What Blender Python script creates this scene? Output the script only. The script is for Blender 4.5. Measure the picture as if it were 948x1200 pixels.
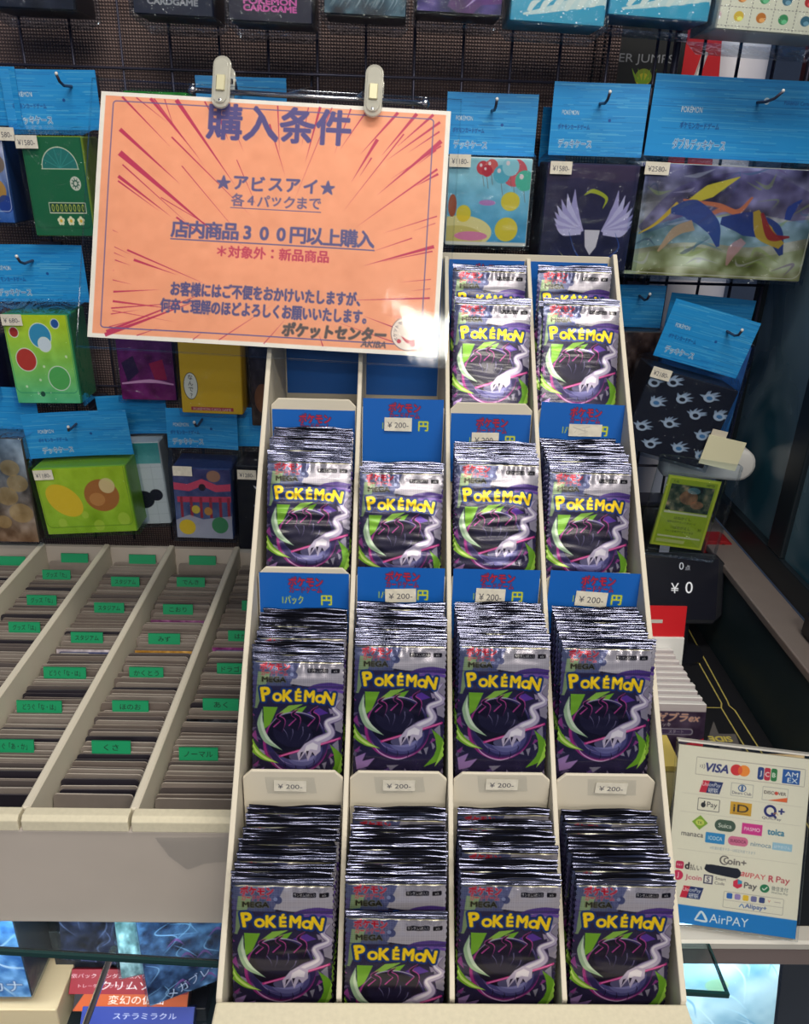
import bpy, math, random
import numpy as np
from mathutils import Vector, Matrix, Euler

for _o in list(bpy.data.objects):
    bpy.data.objects.remove(_o)
SC = bpy.context.scene
COL = SC.collection
rng = np.random.default_rng(7)
random.seed(7)
H = 1.533                      # eye height above the shop floor (m)
sin, cos, rad = math.sin, math.cos, math.radians

# ------------------------------------------------------------------ camera
FPX, PITCH, ROLL, YAW = 928.0, rad(24.6), rad(1.8), rad(1.5)
fw = np.array([sin(YAW)*cos(PITCH), cos(YAW)*cos(PITCH), -sin(PITCH)])
r0 = np.array([cos(YAW), -sin(YAW), 0.0])
u0 = np.cross(r0, fw)
rt = cos(ROLL)*r0 + sin(ROLL)*u0
up = cos(ROLL)*u0 - sin(ROLL)*r0
cam = bpy.data.cameras.new('camera')
cam_o = bpy.data.objects.new('camera', cam)
COL.objects.link(cam_o)
cam.sensor_fit = 'VERTICAL'
cam.sensor_height = 24.0
cam.lens = 24.0*FPX/1200.0
cam.clip_start = 0.02
cam.clip_end = 60
m = Matrix(((rt[0], up[0], -fw[0], 0), (rt[1], up[1], -fw[1], 0), (rt[2], up[2], -fw[2], H), (0, 0, 0, 1)))
cam_o.matrix_world = m
SC.camera = cam_o

# ------------------------------------------------------------------ world, light, exposure
SC.view_settings.view_transform = 'Standard'
SC.view_settings.look = 'None'
SC.view_settings.gamma = 1.0
SC.view_settings.use_curve_mapping = False
SC.view_settings.exposure = 0.55
W = bpy.data.worlds.new('world')
SC.world = W
W.use_nodes = True
bg = W.node_tree.nodes['Background']
bg.inputs[0].default_value = (0.13, 0.30, 0.66, 1)
bg.inputs[1].default_value = 0.13

def ceiling_light(x, y, z, sx, sy, power, color=(1.0, 0.93, 0.80), rx=0.0):
    l = bpy.data.lights.new('ceiling_light', 'AREA')
    l.shape = 'RECTANGLE'
    l.size, l.size_y = sx, sy
    l.energy = power
    l.color = color
    o = bpy.data.objects.new('ceiling_light', l)
    o.location = (x, y, z)
    o.rotation_euler = (rx, 0, 0)
    COL.objects.link(o)
    return o
for lx, ly, lw in ((0.35, 0.16, 14), (-2.0, -0.7, 3), (0.52, -1.13, 20), (2.0, -1.2, 8), (0.1, -2.3, 15), (-1.5, -2.3, 5), (0.6, -3.2, 18), (-0.7, -3.9, 16), (0.9, -4.4, 18)):
    ceiling_light(lx, ly, 2.75, 1.25, 0.26, lw)

# ------------------------------------------------------------------ colour helpers
def s2l(c):
    c = np.asarray(c, float)
    return np.where(c <= 0.04045, c/12.92, ((c + 0.055)/1.055)**2.4)
def C(r, g, b):
    return tuple(float(v) for v in s2l(np.array([r, g, b])/255.0)) + (1.0,)
def N(*c):
    return np.array(c, float)/255.0

def ray(px, py):
    return rt*(px - 474)/FPX - up*(py - 600)/FPX + fw
def AY(px, py, y):
    d = ray(px, py)
    p = d*y/d[1]
    return Vector((p[0], p[1], p[2] + H))
def AZ(px, py, z):
    d = ray(px, py)
    p = d*z/d[2]
    return Vector((p[0], p[1], p[2] + H))

# ------------------------------------------------------------------ materials
def mat(name, col, rough=0.5, metal=0.0, coat=0.0, spec=0.5, noise=0.0, nscale=60.0, bump=0.0, bscale=200.0, stretch=None, emit=None, bdetail=4):
    m = bpy.data.materials.new(name)
    m.use_nodes = True
    nt = m.node_tree
    b = nt.nodes['Principled BSDF']
    b.inputs['Base Color'].default_value = col
    b.inputs['Roughness'].default_value = rough
    b.inputs['Metallic'].default_value = metal
    b.inputs['Coat Weight'].default_value = coat
    b.inputs['Coat Roughness'].default_value = 0.08
    b.inputs['Specular IOR Level'].default_value = spec
    tc = nt.nodes.new('ShaderNodeTexCoord')
    mp = nt.nodes.new('ShaderNodeMapping')
    nt.links.new(tc.outputs['Object'], mp.inputs[0])
    if stretch:
        mp.inputs['Scale'].default_value = stretch
    if noise > 0:
        n = nt.nodes.new('ShaderNodeTexNoise')
        n.inputs['Scale'].default_value = nscale
        n.inputs['Detail'].default_value = 5
        nt.links.new(mp.outputs[0], n.inputs['Vector'])
        mx = nt.nodes.new('ShaderNodeMixRGB')
        mx.blend_type = 'MULTIPLY'
        mx.inputs[0].default_value = noise
        mx.inputs[1].default_value = col
        nt.links.new(n.outputs[0], mx.inputs[2])
        nt.links.new(mx.outputs[0], b.inputs['Base Color'])
    if bump > 0:
        n2 = nt.nodes.new('ShaderNodeTexNoise')
        n2.inputs['Scale'].default_value = bscale
        n2.inputs['Detail'].default_value = bdetail
        nt.links.new(mp.outputs[0], n2.inputs['Vector'])
        bp = nt.nodes.new('ShaderNodeBump')
        bp.inputs['Strength'].default_value = bump
        bp.inputs['Distance'].default_value = 0.002
        nt.links.new(n2.outputs[0], bp.inputs['Height'])
        nt.links.new(bp.outputs[0], b.inputs['Normal'])
    if emit:
        b.inputs['Emission Color'].default_value = col
        b.inputs['Emission Strength'].default_value = emit
    return m

def printed(name, rough=0.45, metal=0.0, coat=0.0, bump=0.0, bscale=200.0, stretch=None, bdetail=4):
    """a printed surface: its ink colours are stored per vertex of the sheet"""
    m = mat(name, (1, 1, 1, 1), rough, metal, coat, bump=bump, bscale=bscale, stretch=stretch, bdetail=bdetail)
    nt = m.node_tree
    a = nt.nodes.new('ShaderNodeVertexColor')
    a.layer_name = 'ink'
    nt.links.new(a.outputs[0], nt.nodes['Principled BSDF'].inputs['Base Color'])
    return m

def film(name, tint=(0.9, 0.95, 1.0), base=0.012, gloss=0.4, rough=0.08, bump=0.5, bscale=45.0):
    m = bpy.data.materials.new(name)
    m.use_nodes = True
    nt = m.node_tree
    nt.nodes.clear()
    out = nt.nodes.new('ShaderNodeOutputMaterial')
    tr = nt.nodes.new('ShaderNodeBsdfTransparent')
    tr.inputs[0].default_value = (tint[0], tint[1], tint[2], 1)
    gl = nt.nodes.new('ShaderNodeBsdfGlossy')
    gl.inputs['Roughness'].default_value = rough
    gl.inputs['Color'].default_value = (0.9, 0.95, 1, 1)
    lw = nt.nodes.new('ShaderNodeFresnel')
    lw.inputs[0].default_value = 1.35
    ma = nt.nodes.new('ShaderNodeMath')
    ma.operation = 'MULTIPLY_ADD'
    ma.inputs[1].default_value = gloss
    ma.inputs[2].default_value = base
    nt.links.new(lw.outputs[0], ma.inputs[0])
    mx = nt.nodes.new('ShaderNodeMixShader')
    nt.links.new(ma.outputs[0], mx.inputs[0])
    nt.links.new(tr.outputs[0], mx.inputs[1])
    nt.links.new(gl.outputs[0], mx.inputs[2])
    nt.links.new(mx.outputs[0], out.inputs[0])
    if bump > 0:
        tc = nt.nodes.new('ShaderNodeTexCoord')
        n2 = nt.nodes.new('ShaderNodeTexNoise')
        n2.inputs['Scale'].default_value = bscale
        n2.inputs['Detail'].default_value = 3
        n2.inputs['Distortion'].default_value = 1.5
        nt.links.new(tc.outputs['Object'], n2.inputs['Vector'])
        bp = nt.nodes.new('ShaderNodeBump')
        bp.inputs['Strength'].default_value = bump
        bp.inputs['Distance'].default_value = 0.01
        nt.links.new(n2.outputs[0], bp.inputs['Height'])
        nt.links.new(bp.outputs[0], gl.inputs['Normal'])
    return m

M = {
    'card_white': mat('white_cardboard', C(214, 206, 190), 0.75, noise=0.10, nscale=25, spec=0.2),
    'card_edge': mat('cardboard_edge', C(222, 214, 190), 0.8, noise=0.2, nscale=300, spec=0.2),
    'tray_card': mat('tray_cardboard', C(196, 186, 178), 0.8, noise=0.18, nscale=14, spec=0.15),
    'blue_card': mat('blue_printed_card', C(22, 92, 178), 0.4, noise=0.05),
    'black_plastic': mat('black_plastic', C(22, 24, 32), 0.35),
    'black_matte': mat('black_matte', C(16, 17, 22), 0.7),
    'steel': mat('chromed_steel', C(190, 190, 195), 0.22, 1.0),
    'dark_wire': mat('dark_wire', C(76, 74, 92), 0.4, 0.5),
    'white_plastic': mat('white_plastic', C(225, 225, 225), 0.35),
    'silver_frame': mat('silver_frame', C(205, 202, 196), 0.4, 0.2),
    'grey_band': mat('grey_frame_band', C(120, 108, 108), 0.5),
    'red': mat('red_card', C(205, 22, 34), 0.45),
        'tab_green': mat('green_tab', C(8, 124, 82), 0.5),
    'beige_wood': mat('pale_wood', C(226, 196, 150), 0.6, noise=0.2, nscale=8),
    'film': film('clear_film'),
    'acrylic': film('clear_acrylic', (0.98, 0.985, 0.98), 0.02, 0.6, 0.04, 0.0),
    'laminate': film('laminating_film', (0.95, 0.96, 0.97), 0.03, 0.5, 0.06, 0.04, 8),
    'glass': film('counter_glass', (0.86, 0.95, 0.95), 0.02, 0.6, 0.02, 0.0),
    'glass_edge': mat('green_glass_edge', C(24, 60, 62), 0.15),
    'clip_plastic': mat('clip_plastic', C(214, 212, 200), 0.12, coat=0.5),
    'print': printed('printed_card', 0.4),
    'paper': printed('printed_paper', 0.55),
    'foil': printed('printed_foil', 0.24, 0.45, 0.4, bump=0.10, bscale=120, stretch=(0.7, 1, 0.8), bdetail=1),
    'seal': printed('foil_seal', 0.18, 0.95, 0.0, bump=0.8, bscale=110, stretch=(0.4, 1, 1.0), bdetail=0.5),
}

M['clip_plastic'].node_tree.nodes['Principled BSDF'].inputs['Alpha'].default_value = 0.5

# ------------------------------------------------------------------ object helpers
def link(o, parent=None):
    COL.objects.link(o)
    if parent is not None:
        o.parent = parent
    return o
def tag(o, label=None, cat=None, group=None, kind=None):
    if label: o['label'] = label
    if cat: o['category'] = cat
    if group: o['group'] = group
    if kind: o['kind'] = kind
    return o
def empty(name, loc, rot=(0, 0, 0)):
    o = bpy.data.objects.new(name, None)
    o.empty_display_size = 0.02
    o.location = loc
    o.rotation_euler = rot
    return link(o)

class MB:
    """collects shapes, becomes one mesh object"""
    def __init__(s):
        s.v, s.f, s.mi = [], [], []
    def add(s, vs, fs, mi=0):
        b = len(s.v)
        s.v += [tuple(p) for p in vs]
        s.f += [tuple(i + b for i in f) for f in fs]
        s.mi += [mi]*len(fs)
        return s
    def box(s, x0, x1, y0, y1, z0, z1, mi=0, bev=0.0):
        if bev > 0:
            return s.rbox(x0, x1, y0, y1, z0, z1, bev, mi)
        vs = [(x, y, z) for x in (x0, x1) for y in (y0, y1) for z in (z0, z1)]
        return s.add(vs, [(0, 1, 3, 2), (4, 6, 7, 5), (0, 4, 5, 1), (2, 3, 7, 6), (0, 2, 6, 4), (1, 5, 7, 3)], mi)
    def rbox(s, x0, x1, y0, y1, z0, z1, b, mi=0):
        # chamfered box
        pts = []
        for sx, X in ((-1, x0), (1, x1)):
            for sy, Y in ((-1, y0), (1, y1)):
                for sz, Z in ((-1, z0), (1, z1)):
                    pts += [(X, Y - sy*b, Z - sz*b), (X - sx*b, Y, Z - sz*b), (X - sx*b, Y - sy*b, Z)]
        import bmesh
        bm = bmesh.new()
        for p in pts: bm.verts.new(p)
        bmesh.ops.convex_hull(bm, input=bm.verts)
        bmesh.ops.dissolve_limit(bm, angle_limit=0.02, verts=bm.verts, edges=bm.edges)
        bm.verts.index_update()
        s.add([v.co[:] for v in bm.verts], [[v.index for v in f.verts] for f in bm.faces], mi)
        bm.free()
        return s
    def prism(s, poly, axis, a, b, mi=0):
        """poly: 2D points; axis 'x': (y,z), 'y': (x,z), 'z': (x,y)"""
        n = len(poly)
        def p(q, t):
            return {'x': (t, q[0], q[1]), 'y': (q[0], t, q[1]), 'z': (q[0], q[1], t)}[axis]
        vs = [p(q, a) for q in poly] + [p(q, b) for q in poly]
        fs = [tuple(range(n - 1, -1, -1)), tuple(range(n, 2*n))]
        fs += [(i, (i + 1) % n, (i + 1) % n + n, i + n) for i in range(n)]
        return s.add(vs, fs, mi)
    def tube(s, pts, r, n=8, mi=0):
        pts = [Vector(p) for p in pts]
        rings = []
        for i, p in enumerate(pts):
            t = (pts[min(i + 1, len(pts) - 1)] - pts[max(i - 1, 0)]).normalized()
            a = t.orthogonal().normalized()
            if rings:
                a = (pa - t*pa.dot(t)).normalized()
            pa = a
            b = t.cross(a)
            rr = r[i] if isinstance(r, (list, tuple)) else r
            rings.append([p + (a*cos(2*math.pi*k/n) + b*sin(2*math.pi*k/n))*rr for k in range(n)])
        vs = [q for ring in rings for q in ring]
        fs = []
        for i in range(len(pts) - 1):
            for k in range(n):
                fs.append((i*n + k, i*n + (k + 1) % n, (i + 1)*n + (k + 1) % n, (i + 1)*n + k))
        fs += [tuple(range(n - 1, -1, -1)), tuple(range((len(pts) - 1)*n, len(pts)*n))]
        return s.add(vs, fs, mi)
    def xform(s, mtx):
        s.v = [tuple(mtx @ Vector(p)) for p in s.v]
        return s
    def build(s, name, mats, parent=None, smooth=False, bevel=0.0):
        me = bpy.data.meshes.new(name)
        me.from_pydata(s.v, [], s.f)
        for m_ in (mats if isinstance(mats, (list, tuple)) else [mats]):
            me.materials.append(m_)
        me.polygons.foreach_set('material_index', s.mi)
        import bmesh
        bm = bmesh.new()
        bm.from_mesh(me)
        bmesh.ops.recalc_face_normals(bm, faces=bm.faces)
        bm.to_mesh(me)
        bm.free()
        if smooth:
            me.polygons.foreach_set('use_smooth', [True]*len(me.polygons))
        me.update()
        o = link(bpy.data.objects.new(name, me), parent)
        if bevel > 0:
            md = o.modifiers.new('bevel', 'BEVEL')
            md.width = bevel
            md.segments = 2
            md.limit_method = 'ANGLE'
        return o

def ellipsoid(name, rx, ry, rz, mt, parent=None, loc=(0, 0, 0)):
    mb = MB()
    nu, nv = 20, 12
    vs = [(rx*cos(2*math.pi*i/nu)*sin(math.pi*j/nv), ry*sin(2*math.pi*i/nu)*sin(math.pi*j/nv), rz*cos(math.pi*j/nv)) for j in range(nv + 1) for i in range(nu)]
    fs = [(j*nu + i, j*nu + (i + 1) % nu, (j + 1)*nu + (i + 1) % nu, (j + 1)*nu + i) for j in range(nv) for i in range(nu)]
    mb.add(vs, fs)
    o = mb.build(name, mt, parent, True)
    o.location = loc
    return o

# ------------------------------------------------------------------ ink: a small polygon rasteriser for printed sheets
_fc = bpy.data.curves.new('lettering', 'FONT')
_fc.fill_mode = 'NONE'
_fc.resolution_u = 3
_fo = bpy.data.objects.new('lettering', _fc)
COL.objects.link(_fo)
_gl = {}
def glyph(s):
    """outline edges of a string at 1 em, (n,4), and its ink box"""
    if s not in _gl:
        _fc.body = s
        bpy.context.view_layer.update()
        me = bpy.data.meshes.new_from_object(_fo.evaluated_get(bpy.context.evaluated_depsgraph_get()))
        n = len(me.vertices)
        co = np.empty(n*3)
        me.vertices.foreach_get('co', co)
        co = co.reshape(-1, 3)[:, :2]
        ed = np.empty(len(me.edges)*2, int)
        me.edges.foreach_get('vertices', ed)
        ed = ed.reshape(-1, 2)
        _gl[s] = np.hstack([co[ed[:, 0]], co[ed[:, 1]]]) if n else np.zeros((0, 4))
        bpy.data.meshes.remove(me)
    return _gl[s]

def spaced(k, s, x0, x1, y, size, col, bold=0.0):
    """evenly set characters, first and last centred on x0 and x1"""
    for i, ch in enumerate(s):
        k.text(ch, x0 + (x1 - x0)*i/max(len(s) - 1, 1), y, size, col, bold)

class Ink:
    def __init__(s, w, h, res, col=(255, 255, 255)):
        """w, h in the sheet's own units; res pixels per unit"""
        s.w, s.h, s.res = w, h, res
        s.W, s.H = int(round(w*res)), int(round(h*res))
        s.a = np.ones((s.H, s.W, 3))*N(*col)
    def grid(s):
        y, x = np.mgrid[0:s.H, 0:s.W]
        return (x + .5)/s.res, (y + .5)/s.res
    def cover(s, ed, ss=3, pad=0):
        e = np.asarray(ed, float)*s.res
        if len(e) == 0: return None
        x0 = max(0, int(math.floor(min(e[:, 0].min(), e[:, 2].min()))) - pad)
        x1 = min(s.W, int(math.ceil(max(e[:, 0].max(), e[:, 2].max()))) + pad)
        y0 = max(0, int(math.floor(min(e[:, 1].min(), e[:, 3].min()))) - pad)
        y1 = min(s.H, int(math.ceil(max(e[:, 1].max(), e[:, 3].max()))) + pad)
        if x1 <= x0 or y1 <= y0: return None
        w, h = (x1 - x0)*ss, (y1 - y0)*ss
        ax, ay, bx, by = (e[:, 0] - x0)*ss, (e[:, 1] - y0)*ss, (e[:, 2] - x0)*ss, (e[:, 3] - y0)*ss
        sw = ay > by
        ax, bx = np.where(sw, bx, ax), np.where(sw, ax, bx)
        ay, by = np.where(sw, by, ay), np.where(sw, ay, by)
        r0 = np.clip(np.ceil(ay - .5), 0, h).astype(int)
        r1 = np.clip(np.ceil(by - .5), 0, h).astype(int)
        cnt = np.maximum(r1 - r0, 0)
        idx = np.repeat(np.arange(len(cnt)), cnt)
        if len(idx) == 0: return None
        off = np.arange(len(idx)) - np.repeat(np.cumsum(cnt) - cnt, cnt)
        row = r0[idx] + off
        t = (row + .5 - ay[idx])/np.maximum(by[idx] - ay[idx], 1e-9)
        xc = ax[idx] + t*(bx[idx] - ax[idx])
        c = np.clip(np.ceil(xc - .5), 0, w).astype(int)
        par = np.zeros((h, w + 1), int)
        np.add.at(par, (row, c), 1)
        mk = (np.cumsum(par, 1)[:, :w] % 2).astype(float)
        return x0, y0, mk.reshape(y1 - y0, ss, x1 - x0, ss).mean((1, 3))
    def blend(s, cv, col, al=1.0):
        if cv is None: return
        x0, y0, m_ = cv
        h, w = m_.shape
        k = (m_*al)[..., None]
        if callable(col):
            y, x = np.mgrid[y0:y0 + h, x0:x0 + w]
            c = col((x + .5)/s.res, (y + .5)/s.res)
        else:
            c = N(*col)
        s.a[y0:y0 + h, x0:x0 + w] = s.a[y0:y0 + h, x0:x0 + w]*(1 - k) + k*c
    def poly(s, pts, col, al=1.0):
        p = np.asarray(pts, float)
        s.blend(s.cover(np.hstack([p, np.roll(p, -1, 0)])), col, al)
    def rect(s, x0, y0, x1, y1, col, al=1.0, r=0.0):
        if r <= 0:
            return s.poly([(x0, y0), (x1, y0), (x1, y1), (x0, y1)], col, al)
        p = []
        for cx, cy, a in ((x1 - r, y0 + r, -90), (x1 - r, y1 - r, 0), (x0 + r, y1 - r, 90), (x0 + r, y0 + r, 180)):
            p += [(cx + r*cos(rad(a + k*15)), cy + r*sin(rad(a + k*15))) for k in range(7)]
        s.poly(p, col, al)
    def frame(s, x0, y0, x1, y1, t, col, r=0.0, fill=None):
        keep = s.a.copy()
        s.rect(x0, y0, x1, y1, col, 1, r)
        if fill is None:
            sh = Ink(s.w, s.h, s.res)
            sh.a[:] = 0
            sh.rect(x0 + t, y0 + t, x1 - t, y1 - t, (255, 255, 255), 1, max(r - t, 0))
            k = sh.a[..., :1]
            s.a = s.a*(1 - k) + keep*k
        else:
            s.rect(x0 + t, y0 + t, x1 - t, y1 - t, fill, 1, max(r - t, 0))
    def disc(s, cx, cy, rx, ry=None, col=(0, 0, 0), al=1.0, ang=0):
        ry = ry or rx
        t = np.linspace(0, 2*math.pi, 49)[:-1]
        ca, sa = cos(rad(ang)), sin(rad(ang))
        s.poly(np.stack([cx + rx*np.cos(t)*ca - ry*np.sin(t)*sa, cy + rx*np.cos(t)*sa + ry*np.sin(t)*ca], 1), col, al)
    def stroke(s, pts, wid, col, al=1.0):
        """a brush stroke through pts with the widths wid, smooth"""
        p = np.asarray(pts, float)
        n = len(p)
        q = np.vstack([2*p[0] - p[1], p, 2*p[-1] - p[-2]])
        out = []
        for i in range(n - 1):
            a, b, c, d = q[i:i + 4]
            for t in np.linspace(0, 1, 9)[:-1]:
                out.append(.5*((2*b) + (c - a)*t + (2*a - 5*b + 4*c - d)*t*t + (3*b - a - 3*c + d)*t**3))
        out.append(p[-1])
        out = np.array(out)
        w = np.interp(np.linspace(0, n - 1, len(out)), np.arange(n), np.broadcast_to(np.asarray(wid, float), (n,)))
        t = np.gradient(out, axis=0)
        t /= np.maximum(np.linalg.norm(t, axis=1, keepdims=True), 1e-9)
        nn = np.stack([-t[:, 1], t[:, 0]], 1)*w[:, None]/2
        for i in range(len(out) - 1):
            pass
        s.poly(np.vstack([out + nn, (out - nn)[::-1]]), col, al)
    def line(s, x0, y0, x1, y1, t, col, al=1.0):
        d = np.array([x1 - x0, y1 - y0], float)
        d /= max(np.hypot(*d), 1e-9)
        n = np.array([-d[1], d[0]])*t/2
        s.poly([(x0 + n[0], y0 + n[1]), (x1 + n[0], y1 + n[1]), (x1 - n[0], y1 - n[1]), (x0 - n[0], y0 - n[1])], col, al)
    @staticmethod
    def _dil(m_, r):
        R = int(math.ceil(r))
        o = m_.copy()
        P = np.pad(m_, R)
        h, w = m_.shape
        for dy in range(-R, R + 1):
            for dx in range(-R, R + 1):
                k = r + .5 - math.hypot(dx, dy)
                if k > 0 and (dx or dy):
                    o = np.maximum(o, P[R + dy:R + dy + h, R + dx:R + dx + w]*min(1, k))
        return o
    def text(s, t, cx, cy, size, col, bold=0.0, ang=0.0, sx=1.0, skew=0.0, fit=None, outline=None, al=1.0):
        """lettering centred on (cx, cy); size = em height; fit = total width; bold / outline widths in sheet units"""
        e = glyph(t)
        if len(e) == 0: return
        e = e.copy()
        x0, x1 = min(e[:, 0].min(), e[:, 2].min()), max(e[:, 0].max(), e[:, 2].max())
        y0, y1 = min(e[:, 1].min(), e[:, 3].min()), max(e[:, 1].max(), e[:, 3].max())
        if fit: sx = fit/((x1 - x0)*size)
        def tr(x, y):
            X = (x - (x0 + x1)/2)*size*sx
            Y = -(y - (y0 + y1)/2)*size
            X = X - skew*Y
            c_, s_ = cos(rad(ang)), sin(rad(ang))
            return cx + X*c_ - Y*s_, cy + X*s_ + Y*c_
        a, b = tr(e[:, 0], e[:, 1]), tr(e[:, 2], e[:, 3])
        pad = int(math.ceil((bold + (outline[1] if outline else 0))*s.res)) + 1
        cv = s.cover(np.stack([a[0], a[1], b[0], b[1]], 1), pad=pad)
        if cv is None: return
        m_ = cv[2]
        if bold*s.res > 0.05: m_ = s._dil(m_, bold*s.res)
        if outline:
            s.blend((cv[0], cv[1], s._dil(m_, outline[1]*s.res)), outline[0], al)
        s.blend((cv[0], cv[1], m_), col, al)
    def noise(s, amp, cells, seed=0, per=None):
        r = np.random.default_rng(seed)
        acc = np.zeros((s.H, s.W))
        for o in range(3):
            n = (max(2, int(cells*s.h/s.w*2**o)) + 2, int(cells*2**o) + 2)
            g = r.normal(size=n)
            y = np.linspace(0, n[0] - 1.001, s.H)
            x = np.linspace(0, n[1] - 1.001, s.W)
            yi, xi = y.astype(int), x.astype(int)
            fy, fx = (y - yi)[:, None], (x - xi)[None]
            fy, fx = fy*fy*(3 - 2*fy), fx*fx*(3 - 2*fx)
            acc += (g[yi][:, xi]*(1 - fy)*(1 - fx) + g[yi + 1][:, xi]*fy*(1 - fx) + g[yi][:, xi + 1]*(1 - fy)*fx + g[yi + 1][:, xi + 1]*fy*fx)/2**o
        return acc*amp
    def grad(s, top, bot):
        t = np.linspace(0, 1, s.H)[:, None, None]
        s.a = N(*top)*(1 - t) + N(*bot)*t + np.zeros_like(s.a)

def sheet(name, ink, pos, mt, parent=None, smooth=True, back=None, rows=None):
    """a printed sheet: one vertex per ink dot, pos(U, V) -> X, Y, Z arrays; back(U, V) closes it behind"""
    a = ink.a if isinstance(ink, Ink) else ink
    Hh, Ww = a.shape[:2]
    U, V = np.meshgrid(np.linspace(0, 1, Ww), np.linspace(0, 1, Hh))
    if rows: V = rows[0] + V*(rows[1] - rows[0])
    X, Y, Z = pos(U, V)
    co = [np.stack([X + 0*U, Y + 0*U, Z + 0*U], -1).reshape(-1, 3)]
    ind = np.arange(Hh*Ww).reshape(Hh, Ww)
    q = [np.stack([ind[:-1, :-1], ind[1:, :-1], ind[1:, 1:], ind[:-1, 1:]], -1).reshape(-1, 4)]
    cl = [s2l(np.clip(a, 0, 1)).reshape(-1, 3)]
    if back is not None:
        bf, bc = back
        ub, vb = np.meshgrid(np.linspace(0, 1, 9), np.linspace(0, 1, 17))
        if rows: vb = rows[0] + vb*(rows[1] - rows[0])
        X, Y, Z = bf(ub, vb)
        co.append(np.stack([X + 0*ub, Y + 0*ub, Z + 0*ub], -1).reshape(-1, 3))
        i2 = np.arange(9*17).reshape(17, 9) + Hh*Ww
        q.append(np.stack([i2[:-1, :-1], i2[:-1, 1:], i2[1:, 1:], i2[1:, :-1]], -1).reshape(-1, 4))
        cl.append(np.tile(s2l(N(*bc)), (9*17, 1)))
    co, q, cl = np.vstack(co), np.vstack(q), np.vstack(cl)
    me = bpy.data.meshes.new(name)
    me.vertices.add(len(co))
    me.vertices.foreach_set('co', co.astype(np.float32).ravel())
    me.loops.add(q.size)
    me.loops.foreach_set('vertex_index', q.astype(np.int32).ravel())
    me.polygons.add(len(q))
    me.polygons.foreach_set('loop_start', np.arange(0, q.size, 4, dtype=np.int32))
    try:
        me.polygons.foreach_set('loop_total', np.full(len(q), 4, dtype=np.int32))
    except Exception:
        pass
    me.update(calc_edges=True)
    at = me.color_attributes.new('ink', 'FLOAT_COLOR', 'POINT')
    at.data.foreach_set('color', np.hstack([cl, np.ones((len(cl), 1))]).astype(np.float32).ravel())
    if smooth:
        me.polygons.foreach_set('use_smooth', np.ones(len(q), bool))
    me.materials.append(mt)
    return link(bpy.data.objects.new(name, me), parent)
def flat(x0, x1, y, ztop, zbot):
    """an upright rectangle facing the aisle (-Y)"""
    return lambda U, V: (x0 + U*(x1 - x0), y + 0*U, ztop + V*(zbot - ztop))

# ================================================================== the setting
CZ = H - 0.583                  # counter top height
def structure(o):
    o['kind'] = 'structure'
    return o
floor_m = mat('shop_floor', C(96, 92, 92), 0.5, noise=0.3, nscale=8)
structure(MB().box(-2.5, 2.5, -5, 2.4, -0.05, 0.0).build('floor', floor_m))
# woven backing board behind the wire grid
wm = mat('woven_backing', C(96, 78, 76), 0.9, spec=0.15)
nt = wm.node_tree
tc = nt.nodes.new('ShaderNodeTexCoord')
bk = []
for sc_, off in (((170, 1, 1), 0), ((1, 1, 170), 1)):
    wv = nt.nodes.new('ShaderNodeTexWave')
    wv.bands_direction = 'X' if off == 0 else 'Z'
    wv.inputs['Scale'].default_value = 95
    wv.inputs['Distortion'].default_value = 0.4
    nt.links.new(tc.outputs['Object'], wv.inputs['Vector'])
    bk.append(wv)
ad = nt.nodes.new('ShaderNodeMath')
ad.operation = 'MULTIPLY'
nt.links.new(bk[0].outputs[1], ad.inputs[0])
nt.links.new(bk[1].outputs[1], ad.inputs[1])
rmp = nt.nodes.new('ShaderNodeValToRGB')
rmp.color_ramp.elements[0].color = C(92, 78, 80)
rmp.color_ramp.elements[1].color = C(166, 142, 136)
rmp.color_ramp.elements[1].position = 0.55
nt.links.new(ad.outputs[0], rmp.inputs[0])
nt.links.new(rmp.outputs[0], nt.nodes['Principled BSDF'].inputs['Base Color'])
bp = nt.nodes.new('ShaderNodeBump')
bp.inputs['Strength'].default_value = 0.8
bp.inputs['Distance'].default_value = 0.003
nt.links.new(ad.outputs[0], bp.inputs['Height'])
nt.links.new(bp.outputs[0], nt.nodes['Principled BSDF'].inputs['Normal'])
structure(MB().box(-1.0, 0.255, 1.03, 1.05, CZ - 0.2, H + 0.6).build('wall_back', wm))
dark_wall = mat('dark_wall', C(30, 34, 46), 0.8, noise=0.2)
structure(MB().box(-1.6, 2.5, 2.3, 2.4, 0, 3.0).build('wall_rear', mat('rear_wall', C(70, 84, 110), 0.8, noise=0.2)))
# low dark wall, ledge and window on the right
structure(MB().box(0.43, 0.47, 0.2, 1.06, CZ - 0.1, H - 0.469).build('wall_right', mat('dark_teal_wall', C(42, 58, 64), 0.35, noise=0.2)))
structure(MB().box(0.426, 0.468, 0.2, 1.06, H - 0.4735, H - 0.464).build('trim_1', mat('brushed_ledge', C(150, 138, 134), 0.4, 0.35, noise=0.15), bevel=0.0015))
wf = mat('window_frame', C(20, 30, 38), 0.45)
win = structure(empty('window_1', (0.475, 0.85, H - 0.46)))
f = MB()
f.box(-0.006, 0.02, -0.7, 0.19, -0.004, 0.03)
f.box(-0.006, 0.02, -0.024, 0.012, 0.03, 0.75)
f.box(-0.006, 0.02, -0.7, 0.19, 0.75, 0.79)
f.box(-0.006, 0.02, 0.175, 0.19, 0.03, 0.75)
f.build('window_frame', wf, win, bevel=0.002)
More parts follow.
